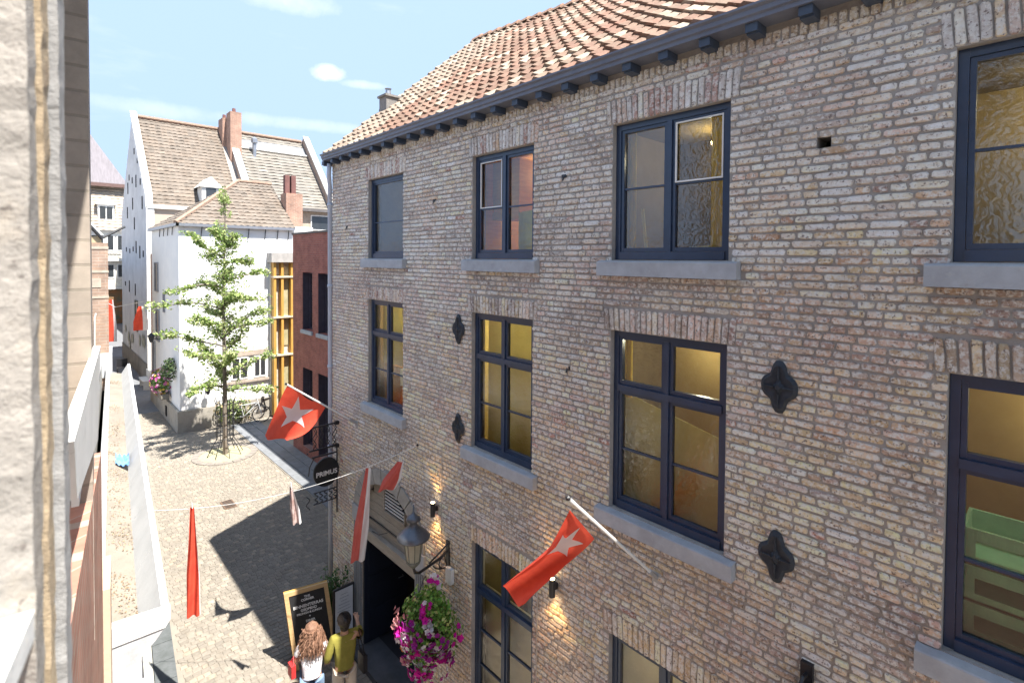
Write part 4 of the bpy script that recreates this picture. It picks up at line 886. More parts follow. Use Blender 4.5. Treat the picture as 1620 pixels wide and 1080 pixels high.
# facing -X (towards the boards): local +Y forward -> rz = 90deg
p1 = person((-6.98, 3.24, 0), R(78), 1.64, YT, CRM2, HBK, 'person in olive yellow top and cream trousers pointing at the menu board', ((-.25, -.02, 1.14), (-.22, .14, .98)), ((.27, .12, 1.22), (.27, .33, 1.32)), hair_bun, sleeve=.75)
p2 = person((-7.16, 2.84, 0), R(70), 1.60, WT, JEAN, HBR, 'person with long curly brown hair in white top and light jeans', ((-.24, .03, 1.13), (-.16, .2, 1.05)), ((.24, .04, 1.13), (.14, .22, 1.08)), hair_long, sleeve=.55)
p3 = person((-6.22, 2.24, 0), R(60), 1.62, mat('grey_cotton', (.2, .2, .22), .9), JEAN, HBK, 'person seen only by the dark top of the head at the bottom edge', ((-.24, .03, 1.13), (-.2, .2, .95)), ((.24, .04, 1.13), (.2, .2, .95)), hair_bun, sleeve=.55)
b = MB(); b.box(-7.30, -7.16, 2.56, 2.62, .95, 1.12); b.tube([(-7.28, 2.59, 1.12), (-7.25, 2.62, 1.2), (-7.18, 2.59, 1.12)], .006, 4); tag(b.build('handbag', mat('red_leather', (.6, .04, .04), .5), at=(-7.2, 2.6, .95)), 'small red bag held by the person with curly hair', 'bag')
bg_ = thing('shoulder_bag', 'dark bag hanging at the side of the person in the yellow top', 'bag', (-6.95, 3.5, .8)); b = MB(); b.box(-7.03, -6.85, 3.47, 3.53, .72, .98); b.build('pouch', BLK, bg_); b = MB(); b.tube([(-7.02, 3.50, .98), (-7.0, 3.42, 1.36), (-6.9, 3.42, 1.36), (-6.87, 3.50, .98)], .008, 4); b.build('strap', BLK, bg_)
#=LEFT BUILDING (the window we look from)=====================================
LB = thing('left_building', 'sunlit tan rendered house with stone window surround on the near left', 'building', (0, 0, 0))
b = MB()
b.prism([un(.75, -.21, 5.0), un(3.0, -.21, 5.0), un(3.0, -.21, 9.1), un(.75, -.21, 9.1)], tuple(-NN*.3))
b.build('wall', TAN, LB); b = MB()
b.prism([un(3.0, -.098, 5.0), un(4.05, -.125, 5.0), un(4.05, -.125, 9.1), un(3.0, -.098, 9.1)], tuple(-NN*.3))
b.prism([un(-4.5, -.13, 0), un(-.9, -.13, 0), un(-.9, -.13, 9.1), un(-4.5, -.13, 9.1)], tuple(-NN*.3))
b.prism([un(-.9, -.13, 8.4), un(.75, -.13, 8.4), un(.75, -.13, 9.1), un(-.9, -.13, 9.1)], tuple(-NN*.3))
b.build('wall', brickmat('tan_stone', (.38, .335, .285), (.33, .29, .25), (.28, .25, .21), .5, .11), LB)
b = MB(); b.prism([un(-.9, -.12, 0), un(4.4, -.10, 0), un(4.4, -.10, 5.44), un(.7, -.10, 5.98), un(-.9, -.12, 5.98)], tuple(-NN*.28)); b.build('brick_base', LEFTB, LB)
def blk(name, u0, u1, n1, z0, z1, m, n0=None, sub=10, jit=.0011, par=None):
    n0 = n1-.12 if n0 is None else n0; mb = MB(); rows_ = int((z1-z0)/.018)
    vs = []; 
    for k in range(rows_+1):
        z = z0+(z1-z0)*k/rows_; e = random.uniform(-jit, jit); vs += [un(u0+random.uniform(-jit, jit), n0, z), un(u0+random.uniform(-jit, jit)*1.5, n1+e, z), un(u1, n1+random.uniform(-jit, jit), z)]
    fs = []
    for k in range(rows_): fs += [(3*k, 3*k+1, 3*k+4, 3*k+3), (3*k+1, 3*k+2, 3*k+5, 3*k+4)]
    mb.add(vs, fs); return mb.build(name, m, par or LB)
blk('stone_surround', .60, .66, -.0595, 5.9, 7.9, JAMB)
blk('marl_strip', .665, .72, -.0555, 5.9, 7.9, MARL, jit=.0012)
blk('stone_surround', .725, .80, -.0475, 5.9, 7.9, mat('pale_jamb_stone', (.33, .325, .32), .9, (.26, .255, .25), 6, .4, 40), jit=.0008)
b = MB(); b.prism([un(.45, -.3, 6.42), un(.62, -.3, 6.42), un(.60, -.060, 6.42), un(.45, -.073, 6.42)], (0, 0, .025)); b.build('window_ledge', WHT, LB)
b = MB(); b.prism([un(1.44, -.0775, 6.355), un(3.55, -.0775, 6.27), un(2.95, -.0775, 5.93), un(1.52, -.0775, 6.20)], tuple(-NN*.03)); b.build('white_board', WHT, LB)
b = MB(); b.prism([un(4.4, -.06, 0), un(4.9, -.06, 0), un(4.9, -.06, 4.5), un(4.4, -.06, 4.5)], tuple(-NN*.3)); b.build('stone_pier', TAN, LB)
b = MB(); b.prism([un(-4.5, .20, 9.1), un(4.1, .20, 9.1), un(4.1, -.5, 9.1), un(-4.5, -.5, 9.1)], (0, 0, .25)); b.build('cornice', WHT, LB)
b = MB(); b.prism([un(2.2, -.128, 5.93), un(2.9, -.128, 5.95), un(2.9, -.128, 5.99), un(2.2, -.128, 5.99)], tuple(NN*.02)); b.build('wall_bracket', WHT, LB)
# set back upper storey of the shop row, roof
b = MB(); b.prism([un(4.2, -.22, 3.4), un(18, -.80, 3.4), un(18, -.80, 5.3), un(4.2, -.22, 5.3)], tuple(-NN*.3)); b.build('rear_wall', TAN, LB)
b = MB(); b.quad(un(-4.5, .1, 9.36), un(4.1, .1, 9.36), un(4.1, -4, 10.4), un(-4.5, -4, 10.4)); b.quad(un(4.2, -.22, 5.3), un(18, -.80, 5.3), un(18, -4, 6.8), un(4.2, -4, 6.8)); b.build('roof', mat('dark_roof', (.2, .13, .1), .9, (.12, .09, .07), 4, .5), LB)
# shop cornice with box gutter
SC = thing('shop_cornice', 'long white painted shopfront cornice with open box gutter full of debris', 'cornice', un(5.2, 0, 0))
def cs(u, pts): return [un(u, n-(u-5.2)*.006*(1 if n > .2 else .9), z) for n, z in pts]
sec = [(-.20, 3.86), (-.125, 3.55), (.12, 3.50), (.272, 3.75), (.325, 3.75), (.325, 3.70), (.30, 3.62), (.23, 3.56), (.13, 3.46), (.13, 3.16), (.15, 3.14), (.15, 3.08), (-.3, 3.08), (-.3, 3.86)]
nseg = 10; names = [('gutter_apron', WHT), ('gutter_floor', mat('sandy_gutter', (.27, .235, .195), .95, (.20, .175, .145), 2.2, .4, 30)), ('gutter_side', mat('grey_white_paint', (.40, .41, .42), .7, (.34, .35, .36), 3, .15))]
U0, U1 = 5.22, 18.0
for i, (nm, mm) in enumerate(names):
    for k in range(nseg if i != 1 else 1):
        ua = U0+(U1-U0)*k/(nseg if i != 1 else 1); ub = U0+(U1-U0)*(k+1)/(nseg if i != 1 else 1)-(.012 if i != 1 else 0)
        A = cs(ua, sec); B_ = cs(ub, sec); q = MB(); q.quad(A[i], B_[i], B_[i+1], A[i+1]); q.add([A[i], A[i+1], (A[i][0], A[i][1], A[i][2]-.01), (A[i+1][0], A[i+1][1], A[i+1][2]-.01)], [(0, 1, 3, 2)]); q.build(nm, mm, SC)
b = MB(); A = cs(U0, sec); B_ = cs(U1, sec)
for i in range(3, 13): b.quad(A[i], B_[i], B_[i+1], A[i+1])
b.quad(*[(p[0], p[1], p[2]-.006) for p in (A[0], B_[0], B_[3], A[3])][:0] or (A[11], B_[11], B_[12], A[12])); b.build('cornice_moulding', WHT, SC)
endc = [(-.20, 3.86), (-.2, 3.77), (.325, 3.77), (.325, 3.70), (.30, 3.62), (.23, 3.56), (.13, 3.50), (.13, 3.46), (-.2, 3.46)]
b = MB(); b.prism([un(5.16, n, z) for n, z in [(-.16, 3.70), (-.16, 3.775), (.33, 3.775), (.33, 3.70), (.29, 3.64), (-.16, 3.62)]], tuple(LD*.10)); b.build('end_cap', WHT, SC)
b = MB(); b.prism([un(5.17, n, z) for n, z in [(-.16, 3.62), (.285, 3.635), (.23, 3.56), (.13, 3.46), (.13, 3.16), (-.16, 3.16)]], tuple(LD*.05)); b.build('end_panel', mat('grey_panel', (.55, .56, .58), .7), SC)
b = MB(); b.prism([un(5.12, n, z) for n, z in [(-.16, 3.08), (-.16, 3.155), (.16, 3.155), (.16, 3.08)]], tuple(LD*.12)); b.build('lower_ledge', WHT, SC)
b = MB()
for k in range(6): b.prism([un(5.25+k*2.1, -.02, 0), un(5.37+k*2.1, -.02, 0), un(5.37+k*2.1, -.02, 3.08), un(5.25+k*2.1, -.02, 3.08)], tuple(NN*.10))
b.build('shopfront_posts', WHT, SC); b = MB(); b.quad(un(4.9, -.03, .05), un(18, -.03-.08, .05), un(18, -.03-.08, 3.08), un(4.9, -.03, 3.08)); b.build('shop_window', GLD, SC); b = MB(); b.quad(un(4.9, -.3, .05), un(18, -.4, .05), un(18, -.4, 3.08), un(4.9, -.3, 3.08)); b.build('shop_backing', OCHD, SC)
b = MB()
def floorpt(u, f): n = -.12+f*.235; return Vector(un(u, n-(u-5.2)*.0055, 3.545-f*.045))
clm = [(5.9, .8, .25), (6.3, .5, .2), (8.2, .6, .5), (8.9, .5, .4), (9.6, .5, .3), (10.6, .4, .3), (11.6, .45, .45), (12.3, .5, .35), (13.8, .5, .25), (16.6, .4, .2), (7.4, .7, .3)]
for i in range(1500):
    c_ = random.choice(clm); u_ = c_[0]+random.gauss(0, c_[2]*.75); f = min(1.0, max(.0, c_[1]-.1+random.gauss(0, .3)))
    if u_ < 5.4: continue
    leafcard(b, floorpt(u_, f)+Vector((0, 0, random.uniform(.004, .02))), random.uniform(.008, .03), Vector((0, 0, 1))+rdir()*.7, lerp((.16, .11, .07), (.46, .36, .24), random.random()))
tag(b.build('gutter_debris', mat('dry_leaf', (1, 1, 1), .9, bump=0, attr=True), kind='stuff'), 'dry leaves and grit lying in the box gutter', 'debris')
b = MB(); c0 = floorpt(10.1, .75)+Vector((0, 0, .03)); nu, nv = 10, 8; vs = []
for j in range(nv+1):
    for i in range(nu+1): vs.append(c0+NN*((i/nu-.5)*.17)+LD*((j/nv-.5)*.55+(i/nu-.5)*-.35)+Vector((0, 0, .02*math.sin(i*1.9+j)+.018*math.cos(j*2.2)+max(0, i/nu-.5)*.13)))
b.add(vs, [(j*(nu+1)+i, j*(nu+1)+i+1, (j+1)*(nu+1)+i+1, (j+1)*(nu+1)+i) for j in range(nv) for i in range(nu)]); tag(b.build('blue_cloth', mat('blue_cloth', (.07, .20, .55), .8, (.2, .38, .7), 9, .1), at=tuple(c0), smooth=True), 'crumpled blue cloth lying in the box gutter', 'cloth')
# brick pier and low houses beyond the gutter
BP = thing('brick_pier_house', 'narrow brown brick and stone house end beyond the white gutter', 'building', (-18.2, 1.3, 0))
b = MB(); b.box(-19.5, -18.1, .2, 1.56, 0, 7.12); b.build('wall', brickmat('pale_brick', (.40, .28, .21), (.34, .25, .2), (.42, .36, .3), .3, .085), BP)
for (y0, y1, z0, z1) in ((1.20, 1.57, 6.95, 7.02), (1.2, 1.57, 6.3, 6.36), (1.0, 1.4, 5.9, 6.15), (1.2, 1.57, 5.6, 5.66)): b = MB(); b.box(-18.1, -18.085, y0, y1, z0, z1); b.build('stone_band', mat('band_stone', (.5, .44, .36), .9), BP)
b = MB(); b.tube([(-18.04, 1.235, 3.7), (-18.04, 1.25, 5.05), (-18.04, 1.28, 5.2)], .02, 6); b.build('drain_pipe', WHT, BP)
b = MB(); b.prism([(-19.4, 1.05, 3.4), (-18.05, 1.12, 3.4), (-18.05, 1.62, 3.4), (-19.4, 1.75, 3.4)], (0, 0, .68)); b.build('lead_capping', mat('lead_sheet', (.5, .52, .55), .6, (.4, .42, .45), 4, .3), BP)
YH = thing('yellow_gable_house', 'small ochre house with dark sloping gutter behind the brick pier', 'building', (-26, 1.5, 0))
b = MB(); b.box(-32, -27, .2, 2.12, 0, 7.55); b.build('wall', mat('ochre_render', (.55, .43, .27), .9), YH)
b = MB(); b.tube([(-26.9, 1.55, 8.25), (-26.9, 2.15, 7.45)], .07, 6); b.tube([(-26.9, 2.15, 7.5), (-27, 2.9, 8.0)], .05, 6); b.build('gutter', BLK, YH)
b = MB(); b.prism([(-27, 1.0, 8.0), (-27, 1.6, 8.35), (-27, 2.2, 7.62), (-27, 1.0, 7.55)], (-4, 0, 0)); b.build('roof', FTILE, YH)
#=HOUSES DOWN THE STREET======================================================
def shingled(P0, ex_, up_, wid, hgt, tw, th, colf, lift=.05, skip=None):
    mb = MB(); ex_ = Vector(ex_).normalized(); up_ = Vector(up_).normalized(); nn_ = ex_.cross(up_).normalized()
    if nn_.z < 0: nn_ = -nn_
    P0 = Vector(P0); ny = int(hgt/th)+1; nx = int(wid/tw)+1
    for j in range(ny):
        for i in range(nx):
            a0, a1 = i*tw, min((i+1)*tw, wid); s0, s1 = j*th, min((j+1)*th+.02, hgt)
            if a1 <= a0 or s1 <= s0: continue
            if skip and skip((a0+a1)/2, (s0+s1)/2): continue
            l = lift*random.uniform(.7, 1.2); q0 = P0+ex_*a0+up_*s0; q1 = P0+ex_*a1+up_*s0; q2 = P0+ex_*a1+up_*s1; q3 = P0+ex_*a0+up_*s1; qm = P0+ex_*((a0+a1)/2)
            m0 = qm+up_*s0+nn_*l*1.5; m1 = qm+up_*s1+nn_*.02
            mb.add([q0+nn_*l*.6, m0, q1+nn_*l*.6, q2+nn_*.005, m1, q3+nn_*.005, q0, q1], [(0, 1, 4, 5), (1, 2, 3, 4), (6, 7, 2, 1, 0)], 0, colf())
    return mb
def tcol(a, b, lo=.85, hi=1.1):
    k = random.uniform(lo, hi); return tuple(v*k for v in lerp(a, b, random.random()))
tc1 = lambda: tcol((.215, .175, .142), (.19, .163, .138))
tc2 = lambda: tcol((.25, .23, .20), (.22, .205, .185))
tc3 = lambda: tcol((.215, .175, .142), (.19, .163, .138))
# white house
WH = thing('white_house', 'white two storey house with tiled hipped roof on the alley corner', 'building', (-23.1, 4.1, 0))
b = MB(); b.box(-29.1, -23.1, 4.12, 9.2, .85, 8.0); b.build('wall', WREND, WH)
b = MB(); b.prism([(-29.4, 4.06, 0), (-23.0, 4.02, 0), (-22.98, 5.35, 0), (-23.05, 9.2, 0), (-29, 9.2, 0)], (0, 0, .84)); b.build('plinth', PLIN, WH)
EZ = 8.0; RZ = 10.2; RX = -26.05; HY = 7.0
sl_ = math.hypot(RX+22.95, RZ-EZ); upv = (RX+22.95, 0, RZ-EZ)
mb = shingled((-22.95, 4.0, EZ), (0, 1, 0), upv, 4.45, sl_, .24, .27, tc3, .045, skip=lambda a, s: a < (HY-4.0)*s/sl_-.05); mb.build('front_roof_tiles', FTILE, WH, kind='stuff')
up2 = (0, HY-4.0, RZ-EZ); s2 = math.hypot(HY-4.0, RZ-EZ)
mb = shingled((-29.2, 4.0, EZ), (1, 0, 0), up2, 6.25, s2, .24, .27, tc3, .045, skip=lambda a, s: a > 6.25-3.1*s/s2+.05 or a < 3.1*s/s2); mb.build('side_roof_tiles', FTILE, WH, kind='stuff')
b = MB(); b.add([(-22.95, 4.0, EZ), (-22.95, 8.45, EZ), (RX, 8.45, RZ), (RX, HY, RZ), (-29.2, 4.0, EZ), (-29.2, 8.45, EZ)], [(0, 1, 2, 3), (4, 0, 3), (5, 4, 3, 2), (1, 5, 2)]); b.build('roof', MORT, WH)
b = MB(); b.tube([(-22.95, 4.0, EZ+.05), (RX, HY, RZ+.05)], .09, 6); b.tube([(RX, HY, RZ+.05), (RX, 8.45, RZ+.05)], .09, 6); b.build('ridge', mat('ridge_clay', (.36, .25, .19), .9), WH)
b = MB(); b.box(-23.05, -22.9, 4.0, 8.4, 7.92, 8.03); b.box(-29.2, -22.9, 3.97, 4.1, 7.92, 8.03); b.build('eave_gutter', ZINC, WH)
for yy in (4.9, 6.6, 7.25, 7.75, 8.2): b = MB(); b.tube([(-23.06, yy, 7.95), (-23.03, yy-.05, 7.5)], .02, 4); b.build('wall_tie', BLK, WH)
for xx_ in (-24.0, -24.9, -25.8, -26.7): b = MB(); b.tube([(xx_, 4.08, 7.95), (xx_, 4.06, 7.6)], .02, 4); b.build('wall_tie', BLK, WH)
def simplewin(par, x, y0, y1, z0, z1, fm=WHT, gm=GLD, n=2, axis='x', t=.05):
    b = MB(); X = x
    def bx(a0, a1, c0, c1, off=.0, th=.05):
        if axis == 'x': b.box(X-.01, X+th+off, a0, a1, c0, c1)
        else: b.box(a0, a1, X-th-off, X+.01, c0, c1)
    bx(y0, y0+t, z0, z1); bx(y1-t, y1, z0, z1); bx(y0+t, y1-t, z0, z0+t); bx(y0+t, y1-t, z1-t, z1)
    for k in range(1, n): q = y0+(y1-y0)*k/n; bx(q-t*.5, q+t*.5, z0+t, z1-t)
    wi = b.build('window', fm, par); b = MB()
    if axis == 'x': b.quad((X+.02, y0+t, z0+t), (X+.02, y1-t, z0+t), (X+.02, y1-t, z1-t), (X+.02, y0+t, z1-t)); 
    else: b.quad((y0+t, X-.02, z0+t), (y1-t, X-.02, z0+t), (y1-t, X-.02, z1-t), (y0+t, X-.02, z1-t))
    b.build('pane', gm, wi); return wi
DG = mat('dark_window', (.045, .05, .055), .15, (.03, .035, .04), 2, 0, spec=.8)
simplewin(WH, -23.1, 5.9, 6.55, 1.75, 2.65, gm=DG); simplewin(WH, -23.1, 6.75, 7.25, 1.75, 2.65, gm=DG)
b = MB(); b.box(-23.1, -23.0, 5.7, 7.35, 1.6, 1.7); b.build('window_sill', mat('sill_tan', (.45, .38, .32), .9), WH); b = MB(); b.box(-23.1, -23.04, 5.8, 7.3, 2.7, 2.9); b.build('lintel', MT['sill_tan'], WH)
for (x0, x1, z0, z1) in ((-28.2, -27.4, 5.2, 6.5), (-28.0, -27.2, 3.0, 4.4), (-26.2, -25.9, 4.4, 5.2)): simplewin(WH, 4.12, x0, x1, z0, z1, fm=mat('grey_frame', (.3, .3, .32), .7), gm=DG, n=1, axis='y')
simplewin(WH, 4.12, -28.9, -28.3, .9, 2.9, fm=mat('grey_door', (.35, .36, .38), .7), gm=DG, n=1, axis='y')
b = MB(); b.box(-25.4, -25.15, 4.0, 4.06, .2, .6); b.build('cellar_vent', DARK, WH)
b = MB(); b.box(-24.7, -24.0, 8.42, 9.15, 7.0, 9.65); chn = b.build('chimney', brickmat('chimney_brick', (.40, .24, .18), (.34, .2, .15), (.4, .33, .28)), WH)
for yy in (8.5, 8.78): b = MB(); b.box(-24.6, -24.35, yy, yy+.2, 9.65, 10.5); b.build('chimney_pot', mat('pot_brick', (.2, .1, .09), .9), chn)
b = MB(); b.box(-23.6, -23.2, 8.5, 9.3, 7.5, 8.1); b.build('annex_wall', WREND, WH)
# lantern on white house corner and flower trough
t = thing('street_lantern', 'small black lantern on the side wall of the white house', 'lantern', (-26.6, 4.0, 3.3)); b = MB(); b.tube([(-26.6, 4.08, 3.2), (-26.6, 3.8, 3.25)], .02); b.build('bracket', BLK, t); b = MB(); b.lathe(-26.6, 3.72, [(.06, 3.1), (.12, 3.35), (.15, 3.37), (.03, 3.5)], 8); b.build('lantern_head', BLK, t)
t = thing('street_lantern', 'small dark lamp low on the white house front beside the plinth', 'lantern', (-22.9, 5.0, 1.5)); b = MB(); b.tube([(-23.1, 5.0, 1.65), (-22.8, 5.0, 1.65)], .02); b.lathe(-22.78, 5.0, [(.05, 1.4), (.1, 1.55), (.12, 1.6), (.03, 1.7)], 8); b.build('lamp_head', BLK, t)
def planter(name, cx, cy, cz, rx, ry, rz, nl, nf, lab, cat, cols, box=None, gr=((.05, .13, .03), (.2, .3, .08))):
    t = thing(name, lab, cat, (cx, cy, cz-rz)); l = MB(); f = MB()
    for i in range(nl):
        d = rdir(); r = random.uniform(.5, 1); leafcard(l, (cx+d.x*rx*r, cy+d.y*ry*r, cz+d.z*rz*r), random.uniform(.08, .14), d+rdir()*.6, lerp(*gr, random.random()))
    for i in range(nf):
        d = rdir(); flower(f, (cx+d.x*rx*1.02, cy+d.y*ry*1.02, cz+d.z*rz*1.02), random.uniform(.1, .16), d, random.choice(cols))
    l.build('leaves', PLEAF, t, kind='stuff')
    if nf: f.build('flowers', PETAL, t, kind='stuff')
    if box: b = MB(); b.box(*box); b.build('trough', mat('trough', (.2, .18, .15), .9), t)
    return t
planter('flower_trough', -25.6, 3.9, 1.55, .95, .35, .55, 500, 150, 'trough of pink and yellow flowers on the side wall of the white house', 'flowers', [(.5, .08, .3), (.6, .2, .4), (.65, .45, .5), (.6, .45, .1)], (-26.5, -24.7, 3.75, 4.05, 1.0, 1.2))
planter('climbing_shrub', -24.0, 3.95, 2.35, .6, .3, .5, 350, 0, 'dark green shrub standing behind the flower trough', 'shrub', [], gr=((.03, .06, .03), (.09, .13, .05)))
planter('wall_shrub', -22.75, 5.9, .6, .25, .75, .55, 500, 30, 'low leafy shrub with yellow blooms against the white house plinth', 'shrub', [(.6, .5, .3), (.5, .4, .2)], gr=((.08, .14, .04), (.3, .33, .14)))
# big gabled house
GH = thing('gabled_house', 'tall pale gabled house with steep tiled roof and brick chimneys', 'building', (-33.2, 4.5, 0))
GX = (-43.6, -38.35, -33.1); GZ = (9.4, 15.1)
b = MB(); b.add([(GX[2], 4.5, 0), (GX[0], 4.5, 0), (GX[0], 4.5, GZ[0]), (GX[1], 4.5, GZ[1]), (GX[2], 4.5, GZ[0])], [(0, 1, 2, 3, 4)]); b.build('gable_wall', GREND, GH)
b = MB(); b.quad((-33.1, 4.5, 0), (-33.1, 14.6, 0), (-33.1, 14.6, 9.4), (-33.1, 4.5, 9.4)); b.build('front_wall', mat('beige_plaster', (.50, .41, .33), .9, (.42, .35, .29), 1.5, .2), GH)
b = MB(); b.box(-33.12, -33.0, 4.45, 4.8, 0, 9.4); b.build('corner_strip', WHT, GH)
b = MB(); b.box(-33.3, -32.95, 4.5, 8.2, 9.3, 9.5); b.build('eave_board', WHT, GH)
b = MB(); b.box(-33.1, -32.95, 4.62, 5.02, 0, 6.9); b.build('brick_strip', mat('dark_brown_brick', (.12, .07, .055), .9, (.09, .055, .045), 3, .3), GH)
b = MB(); b.prism([(GX[2]+.1, 4.42, GZ[0]-.05), (GX[1], 4.42, GZ[1]), (GX[1], 4.42, GZ[1]+.35), (GX[2]+.1, 4.42, GZ[0]+.55)], (0, .32, 0)); b.build('gable_coping', WHT, GH)
upg = (GX[1]-GX[2], 0, GZ[1]-GZ[0]); sg_ = math.hypot(upg[0], upg[2])
shingled((GX[2], 4.74, GZ[0]), (0, 1, 0), upg, 4.35, sg_, .28, .30, tc1, .05).build('left_roof_tiles', FTILE, GH, kind='stuff')
shingled((GX[2], 9.75, GZ[0]), (0, 1, 0), upg, 4.75, sg_*.80, .55, .30, tc2, .06).build('right_roof_tiles', FTILE, GH, kind='stuff')
U_ = Vector(upg).normalized(); Pg = lambda y, s, h=0: Vector((GX[2], y, GZ[0]))+U_*s+Vector((-U_.z*0+.73*h, 0, .68*h))
b = MB(); b.quad(Pg(4.6, 0), Pg(14.6, 0), Pg(14.6, sg_), Pg(4.6, sg_)); b.quad(Pg(4.6, sg_), Pg(14.6, sg_), (GX[0], 14.6, GZ[0]), (GX[0], 4.6, GZ[0])); b.build('roof', MORT, GH)
b = MB(); b.quad(Pg(9.75, sg_*.80, .06), Pg(14.5, sg_*.80, .06), Pg(14.5, sg_*.91, .06), Pg(9.75, sg_*.91, .06)); b.build('lead_band', mat('lead_grey', (.23, .24, .26), .7), GH)
b = MB(); b.tube([Pg(9.75, sg_*.79, .1), Pg(14.5, sg_*.79, .1)], .07, 5); b.build('snow_rail', WHT, GH)
shingled(Pg(9.75, sg_*.915), (0, 1, 0), upg, 4.75, sg_*.085, .5, .3, tc2, .05).build('top_roof_tiles', FTILE, GH, kind='stuff')
b = MB(); b.tube([Pg(4.7, sg_, .1), Pg(9.2, sg_, .1)], .12, 6); b.tube([Pg(9.8, sg_, .1), Pg(14.5, sg_, .1)], .12, 6); b.build('ridge', MT['ridge_clay'], GH)
for yy in (9.45, 14.55):
    b = MB(); b.prism([Pg(yy, 0, 0), Pg(yy, sg_, 0), Pg(yy, sg_, .5), Pg(yy, 0, .5)], (0, .28, 0)); b.build('fire_wall', mat('firewall_stone', (.38, .3, .25), .9, (.28, .2, .16), 3, .3), GH)
    b = MB(); b.prism([Pg(yy-.06, 0, .5), Pg(yy-.06, sg_, .5), Pg(yy-.06, sg_, .6), Pg(yy-.06, 0, .6)], (0, .4, 0)); b.build('wall_coping', WHT if yy < 10 else mat('coping_stone', (.6, .58, .54), .9), GH)
for (x0, x1, y0, y1, zt) in ((-38.2, -37.2, 9.1, 9.55, 15.7), (-37.1, -36.2, 9.3, 9.95, 15.95)):
    b = MB(); b.box(x0, x1, y0, y1, 11.5, zt); c_ = b.build('chimney', MT['chimney_brick'], GH); b = MB(); b.lathe((x0+x1)/2, (y0+y1)/2, [(.12, zt), (.1, zt+.3)], 8); b.build('chimney_pot', MT['pot_brick'], c_)
b = MB(); pv_ = Pg(10.9, sg_*.74, .2); b.lathe(pv_.x, pv_.y, [(.12, pv_.z-.4), (.12, pv_.z+.5), (.2, pv_.z+.55), (.2, pv_.z+.8), (.02, pv_.z+.95)], 8); b.build('vent_pipe', ZINC, GH)
b = MB(); b.box(-34.0, -32.9, 7.0, 7.9, 9.9, 10.7); b.add([(-32.8, 6.85, 10.65), (-32.8, 8.05, 10.65), (-32.8, 7.45, 11.25), (-35.2, 6.85, 10.65), (-35.2, 8.05, 10.65), (-35.2, 7.45, 11.25)], [(0, 1, 2), (0, 2, 5, 3), (1, 4, 5, 2)]); dm = b.build('dormer', WHT, GH); b = MB(); b.box(-32.92, -32.87, 7.2, 7.7, 10.0, 10.6); b.build('pane', DG, dm)
for (x, z) in [(-36.2, 12.2), (-35.2, 10.9), (-37.4, 12.9), (-34.6, 9.7), (-36.8, 11.1), (-39.6, 11.6), (-38.3, 11.3), (-38.2, 9.9), (-37.6, 8.7), (-40.2, 11.0), (-40.5, 9.5), (-41.2, 7.2), (-39.6, 7.1), (-38.2, 7.2), (-37.0, 7.3), (-35.6, 7.0), (-34.4, 6.9), (-41.8, 5.0), (-40.0, 4.9), (-37.5, 4.8)]:
    b = MB(); hh = random.choice((.2, .25, .5)); b.box(x-.10, x+.08, 4.47, 4.52, z-hh*.7, z+hh*.7); b.build('wall_slot', DARK, GH)
simplewin(GH, 4.5, -37.6, -36.6, 2.4, 4.2, fm=mat('olive_frame', (.2, .2, .16), .8), gm=DG, n=1, axis='y')
b = MB(); b.quad((-43.6, 4.46, 0), (-33.1, 4.46, 0), (-33.1, 4.46, 1.0), (-43.6, 4.46, 1.0)); b.build('plinth', mat('dirty_plinth', (.16, .15, .14), .9, (.25, .23, .2), 1.5, .3), GH)
for i in range(9):
    xg = random.uniform(-42, -34); b = MB(); ico(b, (xg, 4.47, random.uniform(1.2, 2.6)), .35, sub=1, jit=.3, sc=(1, .02, 1)); b.build('stain', mat('wall_stain', (.36, .33, .27), .9, (.28, .3, .25), 4, .1), GH)
# flat roofed rear annex with green window
AN = thing('rear_annex', 'flat roofed annex with dark window above the red brick house', 'building', (-25.5, 9.3, 0)); b = MB(); b.box(-29, -25.5, 9.3, 14, 0, 9.0); b.build('wall', mat('annex_beige', (.5, .42, .34), .9), AN); b = MB(); b.box(-29, -25.2, 9.2, 14, 9.0, 9.15); b.build('roof_edge', mat('dark_trim', (.15, .14, .14), .8), AN); simplewin(AN, -25.5, 10.1, 11.4, 8.1, 8.85, gm=DG, n=1)
# red brick house
RB = thing('red_brick_house', 'modern red brick house with deep narrow windows left of the downpipe', 'building', (-19, 6.8, 0))
ro = [(-17.87, -17.02, 4.3, 6.25), (-16.56, -15.75, 4.3, 6.25), (-17.87, -17.02, .3, 3.0), (-16.56, -15.75, .3, 3.0), (-14.9, -14.1, 4.3, 6.25), (-14.9, -14.1, .3, 3.0), (-13.2, -12.4, 4.3, 6.25), (-13.2, -12.4, .3, 3.0)]
RX0, RX1, RY = -18.75, -9.6, 6.8
xs_ = sorted({RX0, RX1, *[q[0] for q in ro], *[q[1] for q in ro]}); zs_ = sorted({0, 7.55, *[q[2] for q in ro], *[q[3] for q in ro]}); w = MB()
for i in range(len(xs_)-1):
    for j in range(len(zs_)-1):
        xm, zm = (xs_[i]+xs_[i+1])/2, (zs_[j]+zs_[j+1])/2
        if any(q[0] < xm < q[1] and q[2] < zm < q[3] for q in ro): continue
        w.quad((xs_[i], RY, zs_[j]), (xs_[i+1], RY, zs_[j]), (xs_[i+1], RY, zs_[j+1]), (xs_[i], RY, zs_[j+1]))
for (a, b_, c, d) in ro:
    D = .3; w.quad((a, RY, c), (a, RY, d), (a, RY+D, d), (a, RY+D, c)); w.quad((b_, RY, c), (b_, RY, d), (b_, RY+D, d), (b_, RY+D, c)); w.quad((a, RY, d), (b_, RY, d), (b_, RY+D, d), (a, RY+D, d)); w.quad((a, RY, c), (b_, RY, c), (b_, RY+D, c), (a, RY+D, c))
